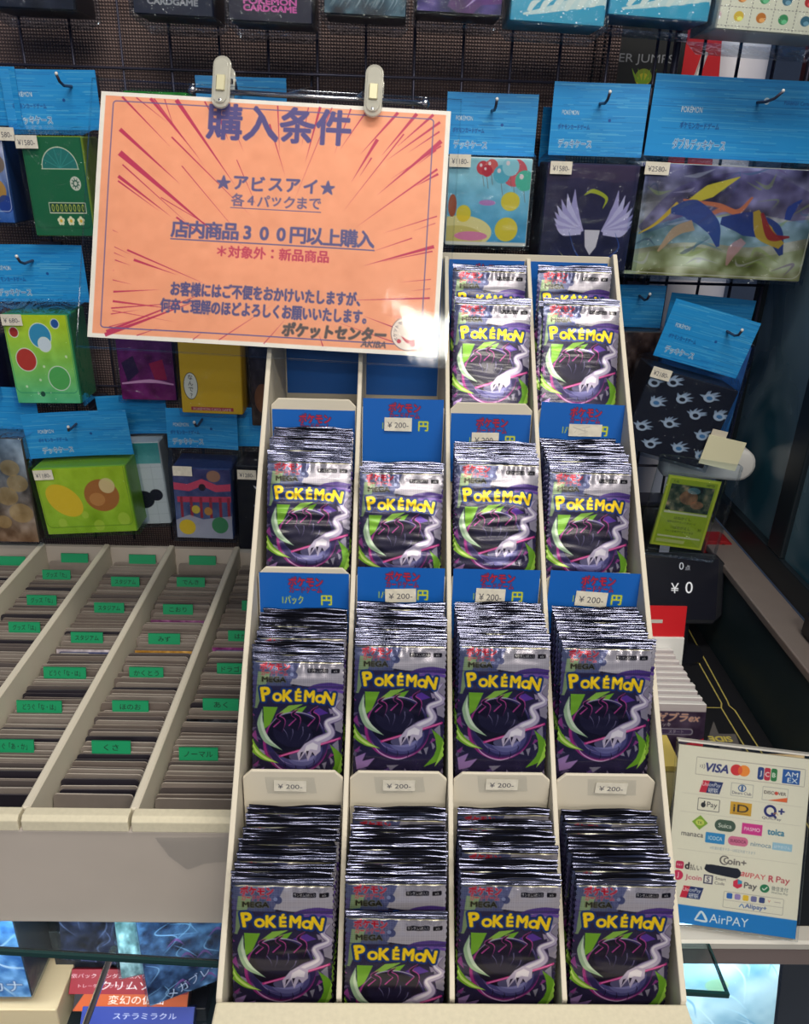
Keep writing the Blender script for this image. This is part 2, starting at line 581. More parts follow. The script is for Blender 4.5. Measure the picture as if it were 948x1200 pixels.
# dark glass with wiped smears in the roughness; paler colour paints in reflections
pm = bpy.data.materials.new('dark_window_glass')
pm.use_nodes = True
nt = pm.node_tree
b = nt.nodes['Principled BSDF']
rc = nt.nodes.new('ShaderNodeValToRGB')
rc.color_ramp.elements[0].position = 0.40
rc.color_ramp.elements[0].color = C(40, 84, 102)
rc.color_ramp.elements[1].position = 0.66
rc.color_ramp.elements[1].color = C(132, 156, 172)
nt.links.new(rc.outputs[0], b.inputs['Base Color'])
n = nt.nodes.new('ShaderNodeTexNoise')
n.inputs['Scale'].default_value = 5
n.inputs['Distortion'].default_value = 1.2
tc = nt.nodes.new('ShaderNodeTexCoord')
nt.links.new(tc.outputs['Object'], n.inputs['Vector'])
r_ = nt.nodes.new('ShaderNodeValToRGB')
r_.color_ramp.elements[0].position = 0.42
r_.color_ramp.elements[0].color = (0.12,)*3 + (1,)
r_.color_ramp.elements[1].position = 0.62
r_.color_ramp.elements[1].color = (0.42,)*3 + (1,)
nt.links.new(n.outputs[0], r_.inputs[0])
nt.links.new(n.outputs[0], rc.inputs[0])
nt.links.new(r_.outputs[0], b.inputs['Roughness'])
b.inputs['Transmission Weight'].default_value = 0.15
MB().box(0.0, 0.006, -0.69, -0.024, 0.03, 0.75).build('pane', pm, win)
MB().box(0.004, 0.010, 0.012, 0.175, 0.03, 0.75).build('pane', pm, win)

# ================================================================== counter (glass showcase)
cnt = tag(empty('glass_showcase', (-0.1, 0.7, 0)), 'glass topped showcase counter carrying the card trays and the tiered display', 'showcase')
def crel(mb):      # shapes are given in room coordinates
    return mb.xform(Matrix.Translation((0.1, -0.7, 0)))
g = MB().prism([(-0.75, 0.455), (0.271, 0.398), (0.271, 0.4385), (0.20, 0.4385), (0.20, 1.0), (-0.75, 1.0)], 'z', CZ - 0.0050, CZ - 0.0005)
crel(g).build('glass_top', M['glass'], cnt)
e = MB().prism([(-0.75, 0.4525), (0.271, 0.3955), (0.271, 0.398), (-0.75, 0.455)], 'z', CZ - 0.0050, CZ - 0.0005)
e.prism([(0.271, 0.3955), (0.2722, 0.3955), (0.2722, 0.4385), (0.271, 0.4385)], 'z', CZ - 0.0050, CZ - 0.0005)
crel(e).build('polished_glass_edge', M['glass_edge'], cnt)
fr = MB()
fr.box(0.2, 0.60, 0.4395, 0.4568, CZ - 0.010, CZ, bev=0.002)
crel(fr).build('front_rail', M['silver_frame'], cnt)
fr = MB()
fr.box(0.2, 0.60, 0.4405, 0.452, CZ - 0.028, CZ - 0.0105)
crel(fr).build('rail_face', M['grey_band'], cnt)
tp = MB()
tp.box(0.2735, 0.44, 0.4572, 1.06, CZ - 0.02, CZ - 0.001)
crel(tp).build('counter_top', mat('dark_counter', C(26, 30, 36), 0.35), cnt)
# showcase carcass: floor, sides, middle shelf, back
lam = mat('showcase_laminate', C(60, 66, 78), 0.5)
ca = MB()
ca.box(-0.75, 0.60, 0.47, 1.0, CZ - 0.34, CZ - 0.32)
ca.box(-0.75, 0.60, 0.98, 1.0, 0.0, CZ - 0.02)
ca.box(-0.77, -0.75, 0.47, 1.0, 0.0, CZ - 0.02)
ca.box(0.58, 0.60, 0.47, 1.0, 0.0, CZ - 0.02)
ca.box(-0.75, 0.60, 0.50, 0.98, 0.0, CZ - 0.36)
crel(ca).build('carcass', lam, cnt)
sh = MB().box(-0.75, 0.26, 0.452, 0.95, CZ - 0.205, CZ - 0.199)
crel(sh).build('glass_shelf', M['glass'], cnt)
se = MB().box(-0.75, 0.26, 0.4495, 0.452, CZ - 0.205, CZ - 0.199)
crel(se).build('shelf_edge', M['glass_edge'], cnt)
MBr = MB().tube([AY(98, 1206, .457), AY(133, 1112, .452)], 0.0028, 8)
crel(MBr).build('bracket', M['steel'], cnt)
SHZ = CZ - 0.1985

# ------------------------------------------------------------------ boxes inside the showcase
def carton(name, label, cat, loc, w, d, h, ink, side, rz=0, rx=0, group=None, wrap=True, mtx='print'):
    t = tag(empty(name, loc, (rx, 0, rz)), label, cat, group)
    MB().box(-w/2, w/2, 0, d, 0, h, bev=0.0008).build('box_body', mat(name + '_side', C(*side), 0.4), t)
    sheet('front_print', ink, flat(-w/2 + .0006, w/2 - .0006, -0.0006, h - .0006, 0.0006), M[mtx], t)
    if wrap:
        MB().box(-w/2 - .002, w/2 + .002, -0.003, d + .002, 0.0002, h + .002, bev=0.0015).build('shrink_wrap', M['film'], t)
    return t
k = Ink(80, 110, 1.6, (96, 150, 205))
nz = k.noise(0.10, 8, 3)
k.a = np.clip(k.a + nz[..., None]*np.array([1, 1, .8]), 0, 1)
for i in range(26):
    a = i*0.7
    k.stroke([(40 + 10*cos(a), 60 + 12*sin(a)), (40 + 26*cos(a + .3), 60 + 36*sin(a + .3)), (40 + 44*cos(a + .2), 60 + 62*sin(a + .2))], [0.6, 1.6, .3], (205, 228, 245), .8)
k.disc(36, 56, 12, 14, (70, 150, 120), .8)
k.disc(42, 72, 10, 6, (205, 190, 90), .7)
k.text('アルカナ', 44, 96, 16, (240, 246, 250), bold=.5, outline=((60, 90, 150), 1.0))
carton('booster_box', 'pale blue shrink-wrapped card box on the showcase shelf at the left edge', 'card box', AY(38, 1168, .487) + Vector((-.0425, 0, 0)), 0.085, 0.05, 0.120, k, (52, 60, 72))
k = Ink(80, 110, 1.4, (38, 40, 62))
nz = k.noise(0.07, 9, 5)
k.a = np.clip(k.a + nz[..., None]*np.array([.8, .9, 1.2]), 0, 1)
for i in range(20):
    x, y = rng.uniform(0, 80), rng.uniform(0, 110)
    k.stroke([(x, y), (x + rng.uniform(-14, 14), y + 12), (x + rng.uniform(-20, 20), y + 26)], [.3, 1.6, .2], (150, 160, 200), .5)
carton('booster_box', 'dark violet shrink-wrapped card box leaning under the glass beside the pale blue box', 'card box', AY(116, 1128, .50), 0.072, 0.04, 0.105, k, (40, 44, 60), rz=rad(-6), rx=rad(-10))
k = Ink(40, 110, 1.4, (120, 150, 150))
k.a = np.clip(k.a + k.noise(0.12, 5, 8)[..., None], 0, 1)
carton('booster_box', 'narrow grey-green shrink-wrapped box standing between the two dark boxes under the glass', 'card box', AY(160, 1143, .478), 0.026, 0.012, 0.100, k, (96, 120, 120), rz=rad(14), rx=rad(-12))
k = Ink(80, 110, 1.6, (44, 70, 104))
k.a = np.clip(k.a + k.noise(0.11, 8, 12)[..., None]*np.array([.8, 1, 1.1]), 0, 1)
for i in range(18):
    x, y = rng.uniform(0, 80), rng.uniform(0, 100)
    k.stroke([(x, y), (x + rng.uniform(-20, 20), y + 10), (x + rng.uniform(-26, 26), y + 24)], [.3, 1.4, .2], (150, 186, 215), .7)
for i in range(8):
    x, y = rng.uniform(10, 70), rng.uniform(50, 105)
    k.stroke([(x, y), (x + 9, y - 6), (x + 16, y + 3)], [.3, 3, .2], (150, 70, 140), .7)
k.text('メガブレイブ', 48, 96, 11, (205, 215, 230), bold=.3, ang=-18, outline=((30, 40, 80), .8))
carton('booster_box', 'blue and violet shrink-wrapped card box tilted under the glass next to the tiered display', 'card box', AY(226, 1160, .486), 0.078, 0.02, 0.110, k, (60, 80, 110), rz=rad(24), rx=rad(-8))
k = Ink(110, 30, 1.6, (150, 24, 44))
k.text('クリムゾンヘイズ', 76, 19, 12, (235, 235, 235), bold=.2)
k.text('拡張パック ランダム5枚入り', 32, 8, 6, (235, 220, 220))
k.text('トレーディングカード', 32, 20, 5, (235, 220, 220))
carton('pack_box', 'crimson card box lying in the showcase with white katakana title', 'card box', AY(150, 1166, .505), 0.115, 0.012, 0.022, k, (120, 20, 36), rx=rad(-48), wrap=False)
k = Ink(110, 26, 1.6, (196, 84, 30))
k.text('変幻の仮面', 60, 13, 11, (245, 240, 235), bold=.2)
k.poly([(0, 0), (12, 0), (0, 26)], (30, 30, 40))
carton('pack_box', 'orange card box lying in the showcase beneath the crimson one', 'card box', AY(152, 1186, .495), 0.110, 0.012, 0.020, k, (60, 40, 40), rx=rad(-48), wrap=False)
k = Ink(110, 24, 1.4, (36, 60, 150))
k.text('ステラミラクル', 62, 12, 9, (225, 230, 245), bold=.2)
carton('pack_box', 'blue card box lowest of the flat stack in the showcase', 'card box', AY(160, 1203, .486), 0.108, 0.012, 0.017, k, (30, 40, 80), rx=rad(-48), wrap=False)
k = Ink(60, 40, 1.2, (30, 36, 46))
k.a = np.clip(k.a + k.noise(.03, 6, 3)[..., None], 0, 1)
carton('dark_storage_box', 'black storage box on the showcase shelf between the pale blue and crimson boxes', 'storage box', (-0.292, 0.53, SHZ), 0.050, 0.10, 0.085, k, (24, 28, 36), wrap=False)
k = Ink(100, 30, 1.2, (206, 186, 150))
_r = AY(66, 1184, .484)
carton('wooden_riser', 'pale wooden riser under the pale blue box behind the lower glass edge', 'riser', (_r.x - .075, .484, SHZ + .0004), .15, .06, _r.z - SHZ, k, (206, 186, 150), wrap=False)
# the bright blue wrapped box under the right rail
k = Ink(120, 110, 1.6, (168, 204, 216))
k.a = np.clip(k.a + k.noise(.075, 7, 22)[..., None]*np.array([1.1, .8, .5]), 0, 1)
for i in range(46):
    x, y, a = rng.uniform(-10, 120), rng.uniform(-10, 110), rng.uniform(.2, 1.1)
    L_ = rng.uniform(14, 44)
    k.stroke([(x, y), (x + L_*.5*cos(a) + 3, y + L_*.5*sin(a)), (x + L_*cos(a + .2), y + L_*sin(a + .2))], [.2, rng.uniform(.6, 1.8), .2], random.choice([(226, 246, 250), (110, 172, 205), (196, 232, 240)]), .7)
for x, y in ((62, 26), (70, 36), (84, 60), (30, 12)):
    k.disc(x, y, 7, 5, (186, 214, 120), .5)
carton('booster_box', 'bright ice-blue shrink-wrapped box in the showcase under the payment sign', 'card box', (0.282, 0.470, CZ - 0.19), 0.195, 0.03, 0.150, k, (50, 60, 90), rx=rad(-16))
carton('dark_step_riser', 'black stepped riser carrying the flat boxes inside the showcase', 'riser', (-0.222, 0.50, SHZ), 0.115, 0.05, 0.018, Ink(60, 12, 1, (24, 26, 34)), (24, 26, 34), wrap=False)
# light strips inside the showcase; the left one is added to brighten the boxes
def led_strip(x0, x1, y, power, label):
    t = tag(empty('led_strip', ((x0 + x1)/2, y, CZ - (0.030 if x0 > 0 else 0.0055)), (0, 0, 0 if x0 > 0 else -.0557)), label, 'light strip')
    MB().box(-(x1 - x0)/2, (x1 - x0)/2, -.0025, .0025, -.004, .0, bev=.001).build('strip_housing', M['black_plastic'], t)
    l = bpy.data.lights.new('strip_light', 'AREA')
    l.shape = 'RECTANGLE'
    l.size, l.size_y = x1 - x0, .005
    l.energy = power
    l.color = (0.88, 0.96, 1.0)
    o = link(bpy.data.objects.new('strip_light', l), t)
    o.location = (0, 0, -.0045)
    o.rotation_euler = (rad(28), 0, 0)
led_strip(0.215, 0.37, 0.4485, 0.42, 'cool light strip under the front rail of the showcase')
led_strip(-0.50, -0.125, 0.434, 0.55, 'added cool light strip under the glass brightening the left of the showcase')


# ================================================================== card storage tray
TZ = H - 0.468
TX = [-0.520, -0.437, -0.355, -0.273, -0.190, -0.107]
tray = tag(empty('card_tray', (-0.3, 0.68, CZ)), 'worn white cardboard card storage tray with five long compartments on the counter', 'card tray')
def trel(mb):
    return mb.xform(Matrix.Translation((0.3, -0.68, -CZ)))
w2 = 0.0035
trel(MB().box(TX[0], TX[-1], 0.464, 0.912, CZ + .0004, CZ + 0.004)).build('tray_base', M['tray_card'], tray)
for x in TX:
    trel(MB().box(x - w2, x + w2, 0.4635, 0.908, CZ + 0.004, TZ - 0.001, bev=0.0012)).build('divider', M['card_white'], tray)
trel(MB().box(TX[0] - w2, TX[-1] + w2, 0.908, 0.914, CZ + 0.0005, TZ - 0.006)).build('back_panel', M['tray_card'], tray)
trel(MB().box(TX[0] - w2, TX[-1] + w2, 0.452, 0.463, CZ + 0.0005, TZ - 0.012)).build('front_panel', M['tray_card'], tray, bevel=0.002)
for i in range(5):   # folded front rims, one per compartment, meeting in a seam
    mb = MB().prism([(0.451, TZ - 0.0125), (0.4515, TZ - 0.003), (0.455, TZ), (0.4635, TZ - 0.0005), (0.4635, TZ - 0.0125)], 'x', TX[i] + 0.0012 - (.003 if i == 0 else 0), TX[i + 1] - 0.0012 + (.003 if i == 4 else 0))
    trel(mb).build('front_rim', M['card_edge'], tray, bevel=0.0008)
# a strip of clear tape near the corner
mb = MB().add([(-0.172, 0.4512, TZ - 0.018), (-0.112, 0.4512, TZ - 0.017), (-0.112, 0.4512, TZ - 0.042), (-0.135, 0.4512, TZ - 0.045), (-0.150, 0.4512, TZ - 0.052), (-0.163, 0.4512, TZ - 0.038)], [(5, 4, 3, 2, 1, 0)])
trel(mb).build('clear_tape', M['laminate'], tray)

# cards filed in the tray, leaning back
CB = CZ + 0.0052
LEAN = rad(15)
def card_mesh():
    mb = MB()
    w_, h_, t_, r_ = 0.0325, 0.090, 0.0016, 0.003
    p = []
    for cx, cz, a in ((w_ - r_, r_, -90), (w_ - r_, h_ - r_, 0), (-w_ + r_, h_ - r_, 90), (-w_ + r_, r_, 180)):
        p += [(cx + r_*cos(rad(a + q*30)), cz + r_*sin(rad(a + q*30))) for q in range(4)]
    mb.prism(p, 'y', 0, t_)
    mb.mi = [0, 0] + [1]*(len(mb.f) - 2)
    return mb
greys = [[mat('card_face_%s' % nm, C(*c), 0.4, noise=.3, nscale=60), mat('card_edge_%s' % nm, C(*e), 0.5, noise=.3, nscale=80)] for nm, c, e in (('pale', (140, 130, 124), (206, 196, 186)), ('warm', (116, 105, 100), (178, 166, 156)), ('dim', (92, 84, 84), (146, 134, 128)), ('dark', (44, 40, 50), (84, 78, 84)))]
protos = []
for g_ in greys:
    o = card_mesh().build('trading_card', g_)
    protos.append(o)
col_name = ['the far left', 'the second', 'the third', 'the fourth', 'the rightmost']
ncard = 0
first = set()
def put_card(x, y, ci, kind, lean, dz=0.0):
    global ncard
    p = protos[kind]
    if kind in first:
        o = p.copy()
        COL.objects.link(o)
    else:
        o = p
        first.add(kind)
    o.location = (x, y, CB + dz)
    o.rotation_euler = (-lean, rad(rng.normal(0, .35)), rad(rng.normal(0, .5)))
    tag(o, 'grey-edged sleeved trading card filed upright in %s compartment of the card tray' % col_name[ci], 'trading card', 'filed cards in %s compartment' % col_name[ci])
    ncard += 1

def tab_ink(txt, w=36, h=11):
    k = Ink(w, h, 2.6, (8, 146, 96))
    if txt: k.text(txt, w/2, h/2, 6.2, (10, 26, 24), bold=.12, fit=min(w*.72, 6.4*len(txt)))
    return k
# green tabs: compartment, depth y, text, offset along the card's width, width
tabs = [
    (0, 0.865, '', 0.008, 'far back of the far left compartment'),
    (1, 0.876, '', 0.0, 'last in the second compartment'), (1, 0.832, 'グッズ「た」', -0.006, None), (1, 0.772, 'グッズ「な」', 0.0, None), (1, 0.715, 'グッズ「は」', 0.004, None),
    (2, 0.876, '', 0.004, 'last in the third compartment'), (2, 0.818, 'スタジアム', 0.0, 'farthest back of the three stadium tabs'), (2, 0.758, 'スタジアム', 0.0, 'middle of the three stadium tabs'), (2, 0.697, 'スタジアム', -0.004, 'nearest of the three stadium tabs'),
    (2, 0.634, 'どうぐ「な・は」', -0.004, 'farther of two, behind its twin'), (2, 0.581, 'どうぐ「な・は」', -0.008, 'nearer of two, in front of its twin'), (2, 0.527, 'どうぐ「あ・か」', -0.012, None),
    (3, 0.876, '', -.002, 'last in the fourth compartment'), (3, 0.820, 'でんき', -0.004, None), (3, 0.757, 'こおり', -0.004, None), (3, 0.697, 'みず', -0.004, None), (3, 0.636, 'かくとう', -0.006, None), (3, 0.583, 'ほのお', -0.006, None), (3, 0.527, 'くさ', -0.006, None),
    (4, 0.832, '', 0.004, 'farthest back of the rightmost compartment'), (4, 0.768, 'フェアリー', 0.004, None), (4, 0.705, 'はがね', 0.0, None), (4, 0.645, 'ドラゴン', 0.0, None), (4, 0.588, 'あく', -0.002, None), (4, 0.520, 'ノーマル', -0.008, None),
]
faces = {(3, 0.757): ((120, 60, 110), (190, 190, 215)), (3, 0.697): ((190, 140, 60), (60, 84, 130)), (2, 0.697): ((190, 180, 190), (50, 60, 110)), (4, 0.588): ((30, 32, 40), (110, 120, 140)), (4, 0.705): ((120, 40, 110), (80, 90, 140))}
taby = {}
tab_proto = None
for ci, y, txt, dx, extra in tabs:
    xc = (TX[ci] + TX[ci + 1])/2 + (0.0 if ci < 4 else -0.003)
    lab = 'divider card with green tab reading %s' % txt if txt else 'divider card with plain green tab'
    lab += ', ' + (extra if extra else 'in %s tray compartment' % col_name[ci])
    t = tag(empty('divider_card', (xc, y, CB), (-LEAN, 0, 0)), lab, 'divider card', 'green tabbed divider cards')
    o = card_mesh().build('plastic_card', greys[0], t)
    wide = 0.042 if len(txt) > 6 else 0.034
    MB().box(dx - wide/2, dx + wide/2, 0.0001, 0.0011, 0.083, 0.1005).build('green_tab', M['tab_green'], t)
    sheet('tab_print', tab_ink(txt, wide*1000), flat(dx - wide/2, dx + wide/2, -0.0003, 0.1002, 0.0885), M['paper'], t)
    taby.setdefault(ci, []).append(y)
    # picture-side cards shown just in front of some tabs
    if (ci, y) in faces:
        c1, c2 = faces[(ci, y)]
        k = Ink(63, 88, 1.8, c1)
        k.a = np.clip(k.a + k.noise(.07, 8, int(y*1000))[..., None], 0, 1)
        k.rect(3, 3, 60, 85, c2, .8, 2)
        k.a = np.clip(k.a + k.noise(.05, 12, int(y*900))[..., None], 0, 1)
        k.rect(4, 4, 34, 9.5, (215, 212, 205), .85, 1)
        k.text({2: 'ポケモンいれかえ', 3: 'サンダース', 4: 'ダイケンキV'}[ci], 19, 6.8, 4.6, (20, 20, 30), bold=.1)
        k.rect(4, 11, 24, 18, (225, 222, 210), .9)
        k.text('¥ 50-', 14, 14.5, 5, (80, 80, 90))
        tag_ = empty('trading_card', (xc, y - 0.0135, CB + .002), (-LEAN, 0, 0))
        tag(tag_, {(3, .757): 'purple bordered picture card facing out in front of a green tab', (3, .697): 'gold bordered picture card facing out in front of the みず tab', (2, .697): 'pale and navy trainer card in front of the nearest stadium tab', (4, .588): 'black full-art card with a price sticker in front of the あく tab', (4, .705): 'magenta and blue picture card in front of the はがね tab'}[(ci, y)], 'trading card', 'picture cards facing out of the tray')
        card_mesh().build('card_stock', greys[1], tag_)
        sheet('card_face', k, flat(-.0311, .0311, -0.0004, 0.0876, 0.0004), M['print'], tag_)
for ci in range(5):
    xc = (TX[ci] + TX[ci + 1])/2
    y = 0.474
    yend = 0.870
    if ci == 0: y = 0.80
    if ci == 1: y = 0.60
    if ci == 4: y = 0.472
    while y < yend:
        near = min([abs(y - ty) for ty in taby[ci]] + [9])
        ahead = [ty - y for ty in taby[ci] if ty - y > 0]
        skip = near < 0.0028 or (ci, round(y + min(ahead + [9]), 3)) in faces and min(ahead + [9]) < 0.021
        gap = ci in (1, 3) and 0.845 < y < 0.875
        if not skip and not gap:
            put_card(xc + rng.uniform(-.0014, .0014) + (-0.001 if ci < 3 else -.003), y, ci, int(rng.choice(4, p=[.42, .33, .17, .08])), LEAN + rng.normal(0, .012), abs(rng.normal(0, .0013)))
        y += 0.0056 + rng.uniform(-.0012, .0014)
print('cards', ncard)
for i, p in enumerate(protos):
    if i not in first: bpy.data.objects.remove(p)

# ================================================================== tiered display stand
DX0, PITX = -0.098, 0.074
YL = [.335, .4335, .537, .639, .742]
ZL = [H - .502, H - .401, H - .294, H - .190, H - .083]
stand = tag(empty('display_stand', (0.05, 0.54, CZ)), 'white cardboard tiered display stand with four columns of booster packs', 'display stand')
SM = Matrix.Translation((-0.05, -0.54, -CZ))
def srel(mb): return mb.xform(SM)
prof = [(.322, CZ + .0005), (.333, ZL[0] + .004), (YL[4] - .004, ZL[4] + .003), (YL[4] + .010, ZL[4] - .004), (.752, CZ + .0005)]
for nm, x in (('side_panel', DX0 - .0045), ('divider', DX0 + PITX), ('divider', DX0 + 2*PITX), ('divider', DX0 + 3*PITX), ('side_panel', DX0 + 4*PITX + .0005)):
    th = .0040 if nm == 'side_panel' else .0036
    xx = x if nm == 'side_panel' else x - th/2
    pr = prof if nm == 'side_panel' else [(.338, CZ + .001)] + [(q[0] + .004, q[1] - .006) for q in prof[1:3]] + [(.750, ZL[4] - .008), (.750, CZ + .001)]
    srel(MB().prism(pr, 'x', xx, xx + th)).build(nm, M['card_white'], stand, bevel=0.0008)
srel(MB().box(DX0 - .0004, DX0 + 4*PITX + .0004, .746, .7515, CZ + .0005, ZL[4] - .001)).build('back_panel', M['card_white'], stand)
srel(MB().box(DX0 - .0044, DX0 + 4*PITX + .0044, .318, .3218, CZ + .0005, ZL[0] + .001)).build('front_panel', M['card_white'], stand, bevel=0.001)
srel(MB().box(DX0 - .0044, DX0 + 4*PITX + .0044, .3160, .3325, ZL[0] - .006, ZL[0] + .002)).build('front_lip', M['card_edge'], stand, bevel=0.0015)

PW, PL = 65.0, 122.0
slots = {  # tier, column: packs, front lean, sink below lip, run from front pack to rear pack, rear lean
    (0, 0): (13, 15, .0455, .071, 10), (0, 1): (12, 15, .043, .066, 11), (0, 2): (12, 15, .0435, .0675, 11), (0, 3): (12, 15, .043, .0655, 11),
    (1, 0): (11, 18, .0475, .080, 5), (1, 1): (9, 18, .0325, .055, 13), (1, 2): (10, 18, .032, .058, 13), (1, 3): (9, 18, .032, .0525, 13),
    (2, 0): (10, 20, .041, .077, 7), (2, 1): (2, 20, .0485, .011, 18), (2, 2): (6, 20, .0395, .036, 13), (2, 3): (10, 20, .045, .076, 5),
    (3, 2): (2, 20, .0375, .058, 12), (3, 3): (3, 20, .036, .058, 11),
}
def lip_card(wmm, hmm, title, yen, white_top=0):
    k = Ink(wmm, hmm, 2.2, (20, 96, 186))
    if title:
        k.text('ポケモン', wmm/2 + 1, 7.5, 8.6, (206, 34, 52), bold=.55, fit=26, outline=((16, 34, 84), .55))
        k.text('カードゲーム', wmm/2 + 1, 14.2, 6.2, (206, 34, 52), bold=.35, fit=25, outline=((16, 34, 84), .45))
        if yen:
            k.text('1パック', wmm/2 - 9, 23, 8, (232, 226, 30), bold=.3, fit=16)
            k.text('円', wmm/2 + 17, 23, 9.5, (232, 226, 30), bold=.5)
    return k
def price_sticker(parent, txt, mtx, w=.024, h=.0125, faded=False, name='price_sticker'):
    k = Ink(w*1000, h*1000, 4.5, (222, 216, 202))
    k.a = np.clip(k.a + k.noise(.02, 5, int(w*9999))[..., None], 0, 1)
    if faded:
        for i in range(6):
            k.stroke([(rng.uniform(3, 20), rng.uniform(2, 10)), (rng.uniform(3, 20), rng.uniform(2, 10))], [.2, .5], (170, 165, 160), .7)
    else:
        k.text(txt, w*500, h*500 + .6, h*560, (70, 70, 84), bold=.06, fit=min(w*760, h*300*len(txt)))
    o = sheet(name, k, flat(-w/2, w/2, -.0007, h/2, -h/2), M['paper'], parent)
    o.matrix_local = mtx
    return o

for kk in range(4):
    for c in range(4):
        n_, fl, sink, run, rl = slots.get((kk, c), (0, 20, .036, .06, 12))
        x0, x1 = DX0 + PITX*c + .0018, DX0 + PITX*(c + 1) - .0018
        if c == 0: x0 -= .0018
        if c == 3: x1 += .0018
        zf = ZL[kk] - sink - .0012 - {(0, 1): .019, (3, 3): .0055}.get((kk, c), .0)
        srel(MB().box(x0, x1, YL[kk] + (-.010 if kk == 0 else .0015), YL[kk + 1] - .010, zf - .002, zf)).build('shelf_floor', M['card_white'], stand)
        # upright panel behind this compartment: it is the next tier's lip
        top = Vector((0, YL[kk + 1], ZL[kk + 1] - .001))
        bot = Vector((0, YL[kk] + .0890, zf))
        if kk < 3:
            ch = .006
            pts = [(x0 + .0005, 0), (x1 - .0005, 0), (x1 - .0005, 1), (x0 + .0005, 1)]
            L = (top - bot).length
            a = math.atan2(top.y - bot.y, top.z - bot.z)
            poly = [(x0 + .0006, 0), (x1 - .0006, 0), (x1 - .0006, L - ch), (x1 - .0006 - ch, L), (x0 + .0006 + ch, L), (x0 + .0006, L - ch)]
            mb = MB().prism(poly, 'y', 0, .0026)
            mx = Matrix.Translation(bot) @ Matrix.Rotation(-a, 4, 'X')
            mb.xform(mx)
            panel = srel(mb).build('compartment_panel', M['card_white'], stand, bevel=0.0006)
            if kk >= 1:
                # blue printed card glued on the panel
                tilt = {(1, 3): 1.5, (2, 3): 1.2}.get((kk, c), 0)
                drop = .009 if (kk, c) in ((2, 0), (2, 2)) else (-.002 if c != 0 or kk == 2 else .004)
                wm_ = (x1 - x0)*1000 - (3 if tilt == 0 else -2.0)
                hm_ = 60
                k = lip_card(wm_, hm_, True, True)
                xc = (x0 + x1)/2
                xs = .0035 if tilt else 0
                t = mx @ Matrix.Translation((xc + xs, -.0006 if not tilt else -.0022, L - drop)) @ Matrix.Rotation(rad(tilt), 4, 'Y')
                o = sheet('blue_card', k, flat(-wm_/2000, wm_/2000, 0, 0, -hm_/1000), M['print'], panel)
                o.matrix_local = SM @ t
                st = {(1, 0): None, (1, 1): (.024, .0115, 0, -.023), (1, 2): (.023, .0135, -.004, -.0225), (1, 3): (.025, .0125, -.003, -.0225),
                      (2, 0): None, (2, 1): (.023, .0115, -.004, -.0215), (2, 2): (.023, .0125, -.004, -.0220), (2, 3): (.028, .0105, .002, -.0225)}[(kk, c)]
                if st:
                    price_sticker(o, '¥ 200-', Matrix.Translation((st[2], -.0005, st[3])) @ Matrix.Rotation(rad(rng.uniform(-2, 2)), 4, 'Y'), st[0], st[1], faded=(kk, c) == (2, 3))
                elif kk == 2:
                    price_sticker(o, '¥ 200-', Matrix.Translation((.002, -.0005, -.0235)), .024, .010)
            else:
                xc = (x0 + x1)/2
                t = mx @ Matrix.Translation((xc + (-.002, .0005, 0, .004)[c], -.0002, L - (.012, .0105, .0085, .0105)[c])) @ Matrix.Rotation(rad((1, 0, 0, 2)[c]), 4, 'Y')
                MBt = MB().add([(-.018, -.0003, .007), (.017, -.0003, .0075), (.019, -.0003, -.006), (-.016, -.0003, -.0075)], [(3, 2, 1, 0)]).build('clear_tape', M['laminate'], panel)
                MBt.matrix_local = SM @ t
                price_sticker(panel, '¥ 200-', SM @ t, .023, .0095)
        else:
            k = lip_card((x1 - x0)*1000 - 2, 128, True, False)
            o = sheet('blue_card', k, flat(x0 - .05 + .001, x1 - .05 - .001, .7452 - .54, ZL[4] - .006 - CZ, ZL[4] - .134 - CZ), M['print'], stand)

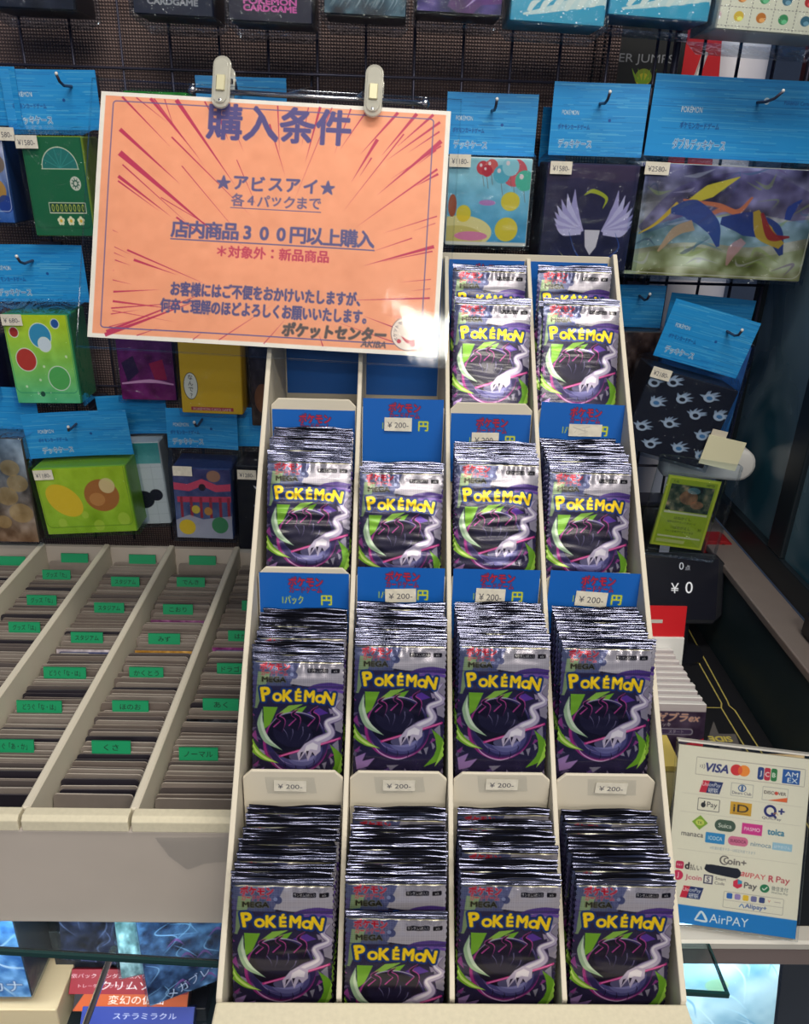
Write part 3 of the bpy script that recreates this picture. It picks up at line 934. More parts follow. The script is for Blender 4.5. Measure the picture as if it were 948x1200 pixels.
# ================================================================== booster packs
def pack_art(seed):
    """printed front, 1 unit = pack width"""
    k = Ink(1.0, PL/PW, 165, (22, 20, 44))
    nz = k.noise(.035, 9, seed)
    k.a = np.clip(k.a + nz[..., None]*np.array([1, .8, 1.3]), 0, 1)
    k.poly([(0, .36), (1, .36), (1, 1.88), (0, 1.88)], (52, 44, 80), .6)
    k.poly([(0, .36), (.5, .36), (.3, .62), (.1, .7), (0, .7)], (40, 36, 70), .8)
    k.poly([(0, .08), (.62, .08), (.42, .36), (0, .36)], (74, 82, 118), .9)
    r = np.random.default_rng(5)
    # shards of violet and grey in the lower part
    for i in range(70):
        x, y = r.uniform(0, 1), r.uniform(.62, 1.87)
        d = r.uniform(.03, .11)
        a = r.uniform(0, 6.28)
        k.poly([(x + d*cos(a), y + d*sin(a)), (x + d*.35*cos(a + 2), y + d*.35*sin(a + 2)), (x + d*.6*cos(a + 4), y + d*.6*sin(a + 4))],
               [(92, 66, 128), (172, 158, 186), (34, 26, 58), (150, 60, 140), (96, 86, 120), (156, 152, 170)][i % 6], .8)
    # silver sweep, upper right
    k.poly([(.44, .09), (1, .09), (1, .50), (.86, .44), (.62, .36), (.40, .33), (.36, .24)], (156, 152, 164))
    k.poly([(.78, .46), (1, .42), (1, .90), (.92, .86), (.88, .62)], (146, 140, 158), .9)
    k.stroke([(.52, .46), (.66, .37), (.84, .345), (1.02, .37)], [.0, .05, .07, .06], (66, 44, 118))
    k.stroke([(.60, .44), (.74, .40), (.9, .40), (1.02, .43)], [.0, .03, .035, .03], (104, 74, 160))
    # grey green wedge, left
    k.poly([(.06, .20), (.20, .20), (.12, .42), (.05, .62), (.02, .62)], (118, 140, 104))
    k.poly([(.0, .24), (.05, .24), (.03, .6), (.0, .62)], (70, 66, 110))
    k.poly([(.40, .09), (.52, .09), (.40, .36), (.32, .36)], (60, 66, 112), .8)
    # green flames behind the orb
    k.poly([(.12, .60), (.28, .60), (.20, .80), (.13, .86)], (112, 166, 44))
    k.poly([(.36, .80), (.47, .62), (.60, .58), (.50, .72), (.42, .82)], (112, 170, 46))
    k.poly([(.26, .70), (.40, .58), (.56, .56), (.40, .66)], (134, 180, 70))
    k.poly([(.70, .80), (.86, .88), (.78, .90), (.68, .86)], (120, 190, 50))
    k.poly([(.60, .66), (.74, .60), (.84, .66), (.70, .70)], (86, 52, 150))
    # orb: magenta rim, violet belly, dark heart
    k.disc(.48, 1.02, .36, .35, (146, 44, 120), ang=12)
    k.disc(.495, 1.005, .345, .345, (70, 34, 92), ang=12)
    k.disc(.50, .995, .335, .335, (44, 38, 84), ang=12)
    k.disc(.53, 1.09, .25, .22, (84, 82, 138), .7)
    k.disc(.55, 1.13, .17, .15, (118, 118, 170), .6)
    k.disc(.48, .94, .31, .27, (20, 16, 36), ang=10)
    k.stroke([(.18, 1.14), (.30, 1.30), (.50, 1.37), (.72, 1.28)], [.0, .012, .014, .0], (206, 190, 222), .8)
    k.stroke([(.24, 1.10), (.34, 1.22), (.50, 1.28)], [.0, .008, .0], (170, 150, 200), .7)
    for x_, y_ in ((.36, 1.22), (.48, 1.26), (.60, 1.26), (.68, 1.18)):
        k.stroke([(x_, y_), (x_ + .01, y_ + .05), (x_ - .01, y_ + .10)], [.0, .012, .0], (30, 22, 56))
    k.disc(.45, .90, .22, .16, (30, 26, 52), ang=10)
    k.stroke([(.16, .86), (.30, .70), (.50, .655), (.70, .72), (.80, .88)], [.0, .010, .012, .010, .0], (186, 176, 212), .8)
    k.stroke([(.46, .66), (.48, .74), (.46, .84)], [.012, .008, .0], (150, 140, 180), .7)
    k.disc(.55, 1.17, .14, .06, (160, 158, 214), .45)
    for x0, y0, x1, y1 in ((.32, .82, .40, .98), (.44, .80, .42, 1.0), (.56, .82, .52, .98), (.64, .90, .56, 1.02)):
        k.stroke([(x0, y0), ((x0 + x1)/2 + .02, (y0 + y1)/2), (x1, y1)], [.012, .006, .0], (132, 124, 164), .7)
    # dark curls with magenta edges above the orb
    for x, y, h_ in ((.29, .80, .15), (.46, .78, .17), (.67, .78, .21)):
        k.stroke([(x + .06, y - h_), (x - .01, y - h_*.62), (x + .05, y - h_*.3), (x - .01, y + .06)], [.0, .045, .055, .12], (176, 66, 142))
        k.stroke([(x + .05, y - h_*.95), (x - .012, y - h_*.6), (x + .048, y - h_*.28), (x - .008, y + .07)], [.0, .030, .042, .11], (24, 16, 40))
    # pale green crescent blades, left
    k.stroke([(.11, .62), (.09, .80), (.16, .98), (.34, 1.10)], [.0, .075, .07, .0], (150, 178, 146))
    k.stroke([(.105, .66), (.105, .80), (.17, .96), (.30, 1.07)], [.0, .03, .035, .0], (196, 214, 190))
    k.stroke([(-.01, .98), (.03, 1.10), (.14, 1.19), (.30, 1.25)], [.03, .085, .06, .0], (118, 168, 46))
    k.stroke([(.0, 1.02), (.05, 1.12), (.16, 1.2), (.28, 1.24)], [.0, .03, .025, .0], (196, 226, 120))
    k.stroke([(.86, 1.02), (.95, 1.16), (.95, 1.32), (.78, 1.46)], [.0, .085, .11, .0], (104, 158, 42))
    k.stroke([(1.02, 1.16), (.99, 1.3), (.9, 1.46)], [.05, .06, .0], (160, 210, 80))
    k.poly([(.02, 1.36), (.14, 1.30), (.10, 1.40), (.24, 1.36), (.16, 1.46), (.04, 1.5)], (150, 118, 176))
    # lavender zigzag ribbon
    rib = [(.97, .50), (.90, .60), (.97, .70), (.83, .77), (.87, .90), (.72, .99), (.66, 1.06)]
    k.stroke(rib, [.02, .06, .075, .085, .10, .115, .15], (96, 82, 122))
    k.stroke(rib, [.01, .045, .058, .066, .08, .095, .13], (176, 166, 194))
    k.stroke([(x - .012, y - .008) for x, y in rib], [.0, .015, .02, .024, .03, .035, .05], (220, 214, 228))
    # magenta beam
    k.line(.30, 1.17, .98, .95, .026, (196, 52, 132), .9)
    k.line(.32, 1.165, .96, .955, .008, (245, 150, 200), .9)
    # pale forked splash
    k.poly([(.58, 1.02), (.66, .97), (.76, 1.0), (.76, 1.10), (.70, 1.16), (.67, 1.11), (.62, 1.22), (.59, 1.12), (.52, 1.22), (.50, 1.13)], (186, 176, 202))
    k.poly([(.60, 1.04), (.67, 1.0), (.73, 1.03), (.72, 1.09), (.65, 1.08), (.58, 1.12)], (230, 224, 236))
    k.poly([(.60, 1.10), (.63, 1.10), (.61, 1.17)], (26, 20, 44))
    k.poly([(.54, 1.12), (.57, 1.11), (.53, 1.19)], (26, 20, 44))
    # fine raster over the strip under the seal
    X, Y = k.grid()
    band = (Y > .09) & (Y < .36)
    gr = (np.minimum(np.mod(X*62, 1), np.mod(Y*62, 1)) < .34)
    k.a = np.where((band & gr)[..., None], np.clip(k.a + .075, 0, 1), k.a)
    k.rect(0, .354, 1, .362, (60, 56, 84), .7)
    # lettering
    k.line(.03, .092, .97, .092, .006, (170, 160, 80), .8)
    k.text('ポケモン', .245, .140, .092, (170, 12, 32), bold=.008, fit=.32, outline=((236, 234, 238), .006))
    k.text('カードゲーム', .240, .212, .070, (170, 12, 32), bold=.005, fit=.29, outline=((236, 234, 238), .005))
    k.text('MEGA', .235, .285, .080, (14, 14, 16), bold=.007, fit=.26, outline=((176, 170, 90), .005))
    k.text('拡張強化パック', .77, .122, .05, (196, 194, 204), bold=.004, fit=.34, skew=.3, outline=((40, 36, 52), .006))
    k.rect(.60, .155, .83, .205, (20, 18, 26), 1, .012)
    k.text('ランダム5枚入り', .715, .181, .04, (226, 224, 230), bold=.002, fit=.21)
    k.rect(.86, .155, .955, .205, (20, 18, 26), 1, .012)
    k.text('x5', .907, .181, .04, (226, 224, 230), bold=.002)
    k.disc(.455, .235, .04, .04, (60, 66, 108), .9)
    k.disc(.43, .225, .02, .02, (140, 150, 190), .8)
    # wordmark, letter by letter
    word = [('P', .135, .452, .235, -9, 1.0), ('O', .262, .485, .135, 4, 1.0), ('K', .375, .468, .195, 2, .95), ('É', .492, .455, .165, 0, .95), ('M', .615, .468, .195, 3, .88), ('O', .730, .497, .130, 6, 1.0), ('N', .830, .490, .205, 10, .95)]
    for ch, x, y, s_, an, sx in word:
        k.text(ch, x + .012, y, s_*.94, (24, 50, 112), bold=.034, ang=an, sx=sx)
    for ch, x, y, s_, an, sx in word:
        k.text(ch, x + .012, y, s_*.94, (252, 212, 26), bold=.012, ang=an, sx=sx)
    return k

SEAL = .045
def crease(seed, n=16):
    r = np.random.default_rng(seed)
    ph = [(r.uniform(0, 6.28), r.uniform(0, 6.28), r.uniform(3, 15), r.uniform(-2.5, 2.5), r.uniform(.4, 1)) for _ in range(n)]
    def fn(U, V):
        z = 0*U
        for a, b_, fq, sk, am in ph:
            z = z + am*np.sin(V*fq*6.28*1.8 + sk*U*3 + a)*np.cos(U*sk*2 + b_)
        return z/n
    return fn
def pack_pos(seed):
    cr, cr2 = crease(seed), crease(seed + 50, 10)
    def front(U, V):
        x = (U - .5)*PW/1000
        z = (1 - V)*PL/1000
        e = np.clip(1 - np.abs(2*U - 1)**5, 0, 1)*np.clip((V - SEAL)/.10, 0, 1)**.6*np.clip((1 - V - .06)/.10, 0, 1)**.6
        y = -.0014*e - .0003
        y = y + .0006*cr(U, V*.7)*e
        # seal: ripples across
        s_ = np.clip((SEAL + .02 - V)/.03, 0, 1)
        y = y + s_*(.0018*cr2(U*1.0, V*1.2) + .00018*np.sin(V*PL*3.6))
        # crimped puckers just below the seal
        pk = np.exp(-((V - SEAL - .03)/.03)**2)
        y = y + pk*.0004*np.sin(U*38 + 3*np.sin(U*7 + seed))
        z = z + np.where(V < .02, .0008*np.sin(U*7 + seed) + .0003*np.sin(U*17 + 2*seed), 0)*(1 - V/.02)
        x = x + .0003*np.sin(V*180)*(np.abs(2*U - 1) > .97)*np.sign(U - .5)
        return x, y, z
    def back(U, V):
        x, y, z = front(U, V)
        e = np.clip(1 - np.abs(2*U - 1)**4, 0, 1)*np.clip((V - SEAL)/.10, 0, 1)**.6*np.clip((1 - V - .06)/.10, 0, 1)**.6
        s_ = np.clip((SEAL + .02 - V)/.03, 0, 1)
        return x, y*s_*1.0 + .0011*e + .0002, z
    return front, back
art = pack_art(1)
hh = art.H
ns = int(round(SEAL*hh))
# foil seal colour: dark violet-silver with bright crinkles of the bare foil
seal_ink = art.a[:ns + 1].copy()*.3 + N(146, 150, 172)*.7
variants = []
for sd in (1, 2, 3, 4):
    fr_, bk_ = pack_pos(sd)
    o = sheet('booster_pack', art.a[ns:], fr_, M['foil'], rows=(ns/(hh - 1), 1), back=(bk_, (30, 28, 46)))
    s_ = sheet('top_seal', seal_ink, fr_, M['seal'], parent=o, rows=(0, ns/(hh - 1)), back=(bk_, (60, 60, 80)))
    variants.append((o, s_))
used_v = set()
def put_pack(v, loc, rot, label, group):
    o, s_ = variants[v]
    if v in used_v:
        o = o.copy()
        COL.objects.link(o)
        s2 = s_.copy()
        COL.objects.link(s2)
        s2.parent = o
    used_v.add(v)
    o.location = loc
    o.rotation_euler = rot
    return tag(o, label, 'booster pack', group)
tier = ['bottom', 'second', 'third', 'top']
column = ['first', 'second', 'third', 'fourth']
npk = 0
for (kk, c), (n_, fl, sink, run, rl) in slots.items():
    xc = DX0 + PITX*(c + .5)
    xc += {(0, 3): .001, (1, 3): -.0006, (2, 1): -.001, (3, 3): .0015}.get((kk, c), 0)
    zf = ZL[kk] - sink
    where = '%s compartment from the left, %s tier' % (column[c], tier[kk])
    for i in range(n_):
        t = i/max(n_ - 1, 1)
        lean = rad(fl + (rl - fl)*t**.8 + (rng.uniform(-.6, .6) if 0 < i else 0))
        y = YL[kk] + (.0045 if kk else .0005) + run*t
        dz = 0
        dx = rng.uniform(-.0010, .0010) if i else 0
        if kk == 0: dx += -.002*(1 - t) + .001
        if i and i < n_ - 1: dz = rng.choice([0, .0008, .0016, .004], p=[.35, .3, .2, .15])
        if kk == 3 and i == n_ - 1: dz = .017; dx = .0006
        if (kk, c) == (3, 3) and i == 1: y, dx, dz, lean = YL[kk] + .016, -.0022, -.005, rad(19)
        if (kk, c) == (1, 3) and i == 1: dx, dz = .0042, .0002
        rz_ = rad(rng.uniform(-.35, .35)) if i else 0
        ry_ = rad(rng.uniform(-.3, .3)) if i else rad((.3, -.2, .2, .3)[c])
        if i == 0:
            lab, grp = 'front booster pack in the %s' % where, 'front booster packs of the display'
        elif i == n_ - 1 and kk == 3:
            lab, grp = 'rear booster pack standing taller in the %s' % where, 'rear booster packs of the top tier'
        elif (kk, c, i) == (3, 3, 1):
            lab, grp = 'booster pack peeking out at left behind the front pack, fourth compartment, top tier', None
        elif (kk, c, i) == (1, 3, 1):
            lab, grp = 'booster pack peeking out at right behind the front pack, fourth compartment, second tier', None
        else:
            lab, grp = 'crinkled booster pack piled in the %s' % where, 'pile of packs in the %s' % where
        put_pack(int(rng.integers(0, 4)) if i else (c + kk) % 4, (xc + dx, y, zf + dz + .0003), (-lean, ry_, rz_), lab, grp)
        npk += 1
# one pack slipped low in front of the second pile on the bottom tier
zf = ZL[0] - .0610
put_pack(1, (DX0 + PITX*1.5 - .0015, YL[0] - .0090, zf), (-rad(14), rad(.5), 0), 'booster pack slipped lowest at the very front of the bottom tier, second compartment', None)
print('packs', npk)

# ================================================================== wire grid and hooks
GY = 0.985
grid = tag(empty('wire_grid', (-0.25, GY, H - 0.6)), 'dark wire grid panel hung over the woven board behind the deck cases', 'wire grid')
mb = MB()
for i in range(-10, 13):
    x = 0.126 + 0.0525*i - 0.0
    if -0.75 < x < 0.30:
        mb.tube([(x + .25, 0, .10), (x + .25, 0, 1.05)], 0.0016, 6)
for j in range(0, 8):
    z = 0.6 + 0.071 - 0.118*j + .236
    mb.tube([(-0.45, -.0025, z), (0.555, -.0025, z)], 0.0016, 6)
mb.build('grid_wires', M['dark_wire'], grid, True)
MB().tube([(0.555, 0, .10), (0.555, 0, 1.05)], 0.004, 8).build('grid_edge', M['dark_wire'], grid, True)
side = tag(empty('wire_grid', (0.30, 1.0, H - 0.5)), 'narrow wire rack panel standing right of the woven board behind the double case', 'wire grid')
mb = MB()
for x in (0.0, 0.04, 0.08, 0.12, 0.16):
    mb.tube([(x, 0, 0), (x, 0, .9)], 0.0018, 6)
for z in (0.12, 0.24, 0.36, .48, .566, .69, .8):
    mb.tube([(0, -.003, z), (0.16, -.003, z)], 0.0018, 6)
mb.build('rack_wires', M['dark_wire'], side, True)
HOOKS = []
def hook(p, side_=0.012, reach=0.02, label=None):
    """peg from the grid to just in front of the card at p"""
    t = tag(empty('display_hook', (p.x, GY, p.z)), label, 'hook', 'hooks on the wire grid')
    yb = p.y - GY - reach
    if side_ == 0.012: side_ = 0.0
    MB().tube([(0, -.002, .012), (0, -.004, .004), (0, yb*.5, .002), (0, yb, .001), (side_*.3, yb - .010, .004), (side_*.6, yb - .016, .010)], .0015, 7).build('hook_wire', M['dark_wire'], t, True)
    ellipsoid('white_tip', .0017, .0017, .0018, M['white_plastic'], t, (side_*.6, yb - .0162, .0105))
    MB().box(-.012, .012, -.003, .003, -.004, .016).build('clip_plate', M['dark_wire'], t)
    return t

# ================================================================== hanging deck cases
def header_ink(w, h, lines, double=False):
    k = Ink(w, h, 2.2, (34, 146, 218))
    r = np.random.default_rng(int(w*10 + h))
    for i in range(int(h*2.2)):
        y = r.uniform(0, h)
        x = r.uniform(-10, w)
        k.rect(x, y, x + r.uniform(6, w*.5), y + r.uniform(.25, .7), random.choice([(76, 170, 224), (18, 108, 184), (120, 196, 234)]), .6)
    if lines:
        s_ = 1.25 if double else 1.0
        x = w*.30 if double else w*.25
        k.text('POKÉMON', x*.8, h*.40, 6.2*s_, (226, 238, 244), bold=.35, fit=18*s_, outline=((24, 70, 140), .4))
        k.text('ポケモンカードゲーム', x, h*.60, 5.4*s_, (16, 58, 130), bold=.4, fit=34*s_)
        k.text('ダブルデッキケース' if double else 'デッキケース', x + 3, h*.83, 8.6*s_, (24, 78, 156), bold=.2, fit=(46 if double else 36)*s_, outline=((220, 234, 242), .75))
        if double:
            k.disc(w*.66, h*.26, 3.2, 3.2, (206, 224, 236)); k.disc(w*.66, h*.26, 1.6, 1.6, (28, 122, 196))
            k.text('Pokémon Center', w*.84, h*.27, 5.5, (18, 70, 150), bold=.1, fit=29)
        else:
            k.disc(w*.62, h*.5, 1.6, 1.6, (24, 84, 160))
    return k
def sky(k, top, bot, seed=1, amp=.05, cells=6):
    k.grad(top, bot)
    k.a = np.clip(k.a + k.noise(amp, cells, seed)[..., None], 0, 1)
def flap(k, col, y, rr=7):
    """the lid's rounded lower edge as a printed line"""
    t = 0.7
    k.frame(1.2, -12, k.w - 1.2, y, t, col, rr)

def deck_case(label, p0, p1, depth, ink, side, yfront, roll=0, header=None, price=None, ptxt_h=.0125, sleeve=True, hk=True, hdz=.0, cat='deck case', group=None, hook_side=0.012, yaw=0, toptint=None, lean=0):
    """p0, p1: opposite corners of the printed front on the upright plane y = yfront; header: width, height, gap, text"""
    a, b_ = AY(p0[0], p0[1], yfront), AY(p1[0], p1[1], yfront)
    xm, w_, h_ = (a.x + b_.x)/2, abs(b_.x - a.x), abs(a.z - b_.z)
    t = tag(empty('deck_case', (xm, yfront, min(a.z, b_.z)), (rad(lean), rad(roll), rad(yaw))), label, cat, group)
    MB().box(-w_/2, w_/2, .0006, depth, 0, h_, bev=0.0014).build('case_body', mat('case_side', C(*side), 0.4), t)
    sheet('front_print', ink, flat(-w_/2 + .001, w_/2 - .001, 0, h_ - .001, .001), M['print'], t)
    top = h_
    if header:
        hw, hh_, gap, lines, dbl = header
        z0 = h_ + gap
        yc = min(depth*.5, .02)
        k = header_ink(hw*1000, hh_*1000, lines, dbl)
        sheet('header_card', k, lambda U, V: (-hw/2 + U*hw, yc - .001 + .003*np.sin(U*3.1), z0 + hh_ - V*hh_), M['print'], t, back=(lambda U, V: (-hw/2 + U*hw, yc - .0004 + .003*np.sin(U*3.1), z0 + hh_ - V*hh_), (24, 100, 170)))
        # the clear bag tapering from the header down round the case
        if sleeve:
            e_ = .003
            mb = MB()
            y0, y1 = -.0025, depth + .002
            ring0 = [(-w_/2 - e_, y0, -.003), (w_/2 + e_, y0, -.003), (w_/2 + e_, y1, -.003), (-w_/2 - e_, y1, -.003)]
            ring1 = [(x, y, h_ + .001) for x, y, z in ring0]
            ring2 = [(-hw/2, yc - .002, z0 + .004), (hw/2, yc - .002, z0 + .004), (hw/2, yc + .004, z0 + .004), (-hw/2, yc + .004, z0 + .004)]
            n0 = ring0 + ring1 + ring2
            fs = [(3, 2, 1, 0)]
            for q in (0, 4):
                fs += [(q + i, q + (i + 1) % 4, q + (i + 1) % 4 + 4, q + i + 4) for i in range(4)]
            mb.add(n0, fs)
            mb.build('clear_bag', M['film'], t)
        if hk:
            hp = t.matrix_basis @ Vector((0, 0, 0))
            R = Euler((rad(lean), rad(roll), rad(yaw))).to_matrix()
            hp = Vector((xm, yfront, min(a.z, b_.z))) + R @ Vector((hdz, yc, z0 + hh_*.70))
            hook(hp, hook_side, reach=.02, label='dark wire hook holding the ' + ' '.join(label.split(',')[0].split()[:10]))
    elif sleeve:
        MB().box(-w_/2 - .003, w_/2 + .003, -.0025, depth + .003, -.004, h_ + .002, bev=.002).build('clear_bag', M['film'], t)
    if price:
        txt, px, pz = price
        bag = [c_ for c_ in t.children if c_.name.startswith('clear_bag')]
        price_sticker(bag[0] if bag else t, txt, Matrix.Translation((-w_/2 + px, -.0032, h_ - pz)), .023 if w_ < .15 else .026, ptxt_h)
    return t

def case_ink(w, h, col, res=1.9): return Ink(w, h, res, col)
# -- second row from the top, left to right
k = case_ink(70, 96, (60, 110, 170)); sky(k, (214, 200, 215), (40, 90, 170), 4, .09, 4)
for x, y, a_, c_ in ((40, 20, 14, (120, 150, 200)), (56, 34, 12, (140, 110, 80)), (48, 62, 16, (220, 150, 40)), (60, 76, 12, (30, 60, 150)), (30, 50, 14, (60, 130, 200))):
    k.disc(x, y, a_, a_*.8, c_, .8)
flap(k, (230, 230, 235), 84)
deck_case('multicoloured deck case cut off by the left edge, under a blue header', (-55, 150), (19, 262), .05, k, (30, 60, 110), .915, header=(.080, .055, .004, True, False), price=('¥1580-', .052, .004), hdz=.02)
k = case_ink(82, 104, (28, 104, 62))
k.disc(48, 32, 25, 22, (225, 222, 190)); k.disc(48, 32, 24, 21, (40, 120, 110)); k.rect(20, 33, 78, 60, (28, 104, 62)); k.rect(22, 32.4, 74, 33.4, (225, 222, 190))
for i in range(6): k.line(48, 32, 48 + 24*cos(rad(-25 - 26*i)), 32 + 21*sin(rad(-25 - 26*i)), .7, (60, 150, 140))
k.disc(66, 48, 7.5, 7.5, (214, 210, 190)); k.disc(66, 48, 5.8, 5.8, (60, 100, 80))
for i in range(9): k.disc(66 + 5*cos(i*.7), 48 + 5*sin(i*.7), 1.3, 1.3, (214, 210, 190))
k.disc(66, 48, 2.2, 2.2, (214, 210, 190))
k.rect(24, 68, 76, 80, (225, 222, 190)); k.rect(25, 69, 75, 79, (22, 74, 48))
for i in range(8): k.disc(29.5 + i*6, 74, 1.9, 4, (196, 196, 80)); k.disc(29.5 + i*6, 74, 1.0, 2.8, (22, 74, 48))
for i in range(3):
    for q in range(5): k.disc(38 + i*14 + 3*cos(q*1.257 - 1.57), 88 + 3*sin(q*1.257 - 1.57), 2.2, 2.2, (244, 236, 190))
    k.disc(38 + i*14, 88, 1.8, 1.8, (236, 186, 50))
flap(k, (16, 76, 46), 96)
deck_case('green deck case with three cream flowers, left of the orange notice', (24, 158), (112, 278), .05, k, (120, 140, 40), .915, roll=-1, header=(.098, .056, .006, True, False), price=('¥1580-', .008, .006), hdz=.022)
k = case_ink(80, 90, (24, 112, 40)); sky(k, (30, 130, 30), (20, 70, 30), 2)
deck_case('green topped deck case mostly hidden behind the orange notice', (143, 106), (228, 230), .05, k, (30, 120, 30), .925, header=None, sleeve=True, cat='deck case')
k = case_ink(80, 90, (20, 90, 160)); sky(k, (30, 120, 190), (20, 70, 130), 2)
deck_case('deck case whose blue header shows over the notice between the two clips', (236, 160), (330, 240), .05, k, (20, 60, 120), .925, header=(.095, .055, .003, False, False))
# balloons
k = case_ink(78, 92, (120, 196, 214)); sky(k, (168, 220, 226), (60, 150, 200), 6, .03)
k.disc(14, 78, 30, 18, (236, 220, 150)); k.disc(10, 84, 26, 13, (214, 196, 110))
for x, y, r_, c_ in ((32, 10, 6, (214, 60, 70)), (40, 8, 6, (224, 96, 90)), (36, 13, 5, (200, 40, 60)), (62, 14, 12, (220, 90, 100)), (50, 16, 8, (90, 180, 200)), (72, 22, 9, (80, 190, 160)), (58, 8, 8, (150, 210, 220))):
    k.disc(x, y, r_, r_*1.2, c_); k.disc(x - r_*.35, y - r_*.45, r_*.22, r_*.3, (245, 220, 220))
    k.line(x, y + r_*1.2, x + 2, y + r_*1.2 + 12, .4, (120, 90, 80))
k.disc(5, 50, 4, 12, (176, 84, 40)); k.disc(38, 46, 8, 3, (190, 130, 190)); k.disc(24, 82, 16, 5, (226, 130, 170))
k.disc(60, 44, 9, 10, (240, 206, 40), .9); k.disc(58, 74, 11, 13, (240, 206, 40), .9); k.disc(16, 58, 7, 9, (240, 206, 40), .9)
k.rect(0, 88, 78, 92, (225, 222, 210))
deck_case('pale blue deck case printed with party balloons over a beach', (526, 183), (616, 290), .05, k, (206, 220, 220), .925, header=(.097, .060, .002, True, False), price=('¥1180-', .012, .004))
# navy case with pale feather spray
k = case_ink(86, 98, (18, 22, 66)); sky(k, (52, 40, 76), (14, 18, 58), 7, .02)
k.poly([(0, 0), (86, 0), (86, 12), (60, 16), (30, 12), (0, 16)], (70, 48, 78), .6)
for sgn in (-1, 1):
    for i in range(8):
        a_ = rad(-90 + sgn*(10 + i*12))
        L_ = 36 - i*2.4
        x0, y0 = 45 + sgn*10, 62
        k.stroke([(x0, y0), (x0 + L_*.55*cos(a_) + sgn*4, y0 + L_*.55*sin(a_)), (x0 + L_*cos(a_) + sgn*3, y0 + L_*sin(a_) - 4)], [5, 7, .3], (196, 188, 222) if i % 2 else (168, 158, 204))
k.poly([(38, 60), (52, 60), (50, 76), (45, 84), (40, 76)], (214, 206, 214))
k.stroke([(34, 28), (42, 24), (54, 30), (52, 40)], [.3, 4, 3, .3], (170, 176, 40))
k.stroke([(24, 62), (34, 84), (50, 92), (70, 78), (66, 62)], [.2, 1.2, 1.5, 1.2, .2], (40, 74, 150))
k.stroke([(16, 80), (28, 90), (46, 86)], [.2, .9, .2], (190, 184, 120))
deck_case('navy deck case with a pale feather spray, beside the top of the display', (642, 190), (741, 318), .05, k, (24, 26, 60), .915, header=(.101, .070, .007, True, False), price=('¥1580-', .014, .005), hook_side=.012)
k = case_ink(30, 90, (30, 60, 110))
deck_case('dark deck case peeking out behind the navy feather case', (633, 200), (650, 330), .03, k, (20, 26, 46), .958, header=(.03, .060, .004, False, False), hk=False)
# double case
k = case_ink(176, 118, (80, 110, 130), 1.7); sky(k, (96, 92, 130), (150, 150, 110), 9, .09, 5)
for pts, wd, c_ in ((((10, 70), (50, 40), (110, 26), (170, 40)), (10, 40, 46, 30), (70, 60, 110)), (((0, 84), (60, 66), (120, 70), (176, 60)), (16, 30, 26, 20), (90, 140, 170)), (((0, 108), (60, 96), (120, 104), (176, 94)), (18, 22, 20, 24), (120, 130, 84))):
    k.stroke(pts, wd, c_, .5)
k.a = np.clip(k.a*1.15 + k.noise(.12, 9, 31)[..., None]*np.array([1, 1, 1.2]), 0, 1)
for i in range(40):
    x, y = rng.uniform(0, 176), rng.uniform(0, 118)
    k.stroke([(x, y), (x + rng.uniform(4, 22), y - rng.uniform(-8, 14)), (x + rng.uniform(14, 36), y - rng.uniform(-10, 20))], [.3, rng.uniform(1, 5), .3], random.choice([(196, 190, 206), (60, 120, 150), (150, 170, 90), (110, 80, 140), (206, 214, 220), (40, 60, 90)]), .45)
k.stroke([(8, 74), (24, 62), (42, 40)], [1, 3, 5], (206, 170, 50))
k.stroke([(44, 44), (70, 26), (96, 10)], [2, 14, 1], (226, 206, 60), .9)
k.stroke([(46, 36), (80, 40), (100, 46), (112, 30)], [2, 5, 6, 2], (214, 120, 80), .9)
k.stroke([(64, 60), (86, 44), (112, 52)], [2, 6, 2], (214, 120, 80), .8)
k.stroke([(36, 48), (56, 46), (78, 62), (88, 84)], [6, 22, 16, 3], (40, 66, 140), .9)
k.stroke([(30, 92), (44, 70), (60, 62)], [2, 10, 12], (188, 150, 116), .85)
k.stroke([(86, 56), (112, 58), (138, 66), (152, 90)], [8, 26, 20, 4], (38, 56, 128), .9)
k.stroke([(118, 44), (130, 66), (150, 80)], [6, 18, 8], (196, 160, 50), .9); k.stroke([(124, 46), (138, 70), (156, 70)], [3, 9, 2], (150, 36, 44), .9)
k.stroke([(150, 52), (152, 40), (160, 30)], [6, 9, 1], (40, 66, 150), .9)
k.stroke([(100, 104), (104, 86), (112, 76)], [2, 12, 8], (196, 140, 146), .7)
flap(k, (210, 206, 190), 116, 9)
deck_case('wide double deck case with swirling blue and gold art at the upper right', (748, 191), (937, 329), .05, k, (150, 150, 150), .915, roll=1.0, header=(.185, .078, .006, True, True), price=('¥2580-', .018, .006), hook_side=.014, hdz=.02)
# -- third row
k = case_ink(86, 104, (190, 214, 40)); sky(k, (206, 222, 30), (96, 200, 140), 3, .02)
for x, y, r_, c_ in ((12, 20, 5.5, (180, 50, 40)), (68, 10, 5, (40, 90, 160)), (46, 24, 14, (60, 150, 190)), (22, 52, 13, (196, 60, 46)), (62, 74, 14, (90, 180, 90)), (50, 34, 8, (226, 232, 236))):
    k.disc(x, y, r_ + 1, r_ + 1, (236, 240, 220)); k.disc(x, y, r_, r_, c_)
for x, y in ((16, 84), (30, 92), (44, 60), (76, 48), (36, 76)): k.disc(x, y, 1.6, 1.6, (240, 250, 210), .8)
flap(k, (40, 150, 110), 92); k.disc(36, 93, 3.2, 3.2, (30, 80, 60))
deck_case('lime to mint deck case with coloured dots, lower left of the notice', (2, 367), (96, 474), .052, k, (50, 140, 90), .905, roll=-1, header=(.115, .062, .010, True, False), price=('¥ 680-', .013, .006))
k = case_ink(70, 80, (30, 36, 90)); sky(k, (30, 40, 110), (20, 26, 70), 3)
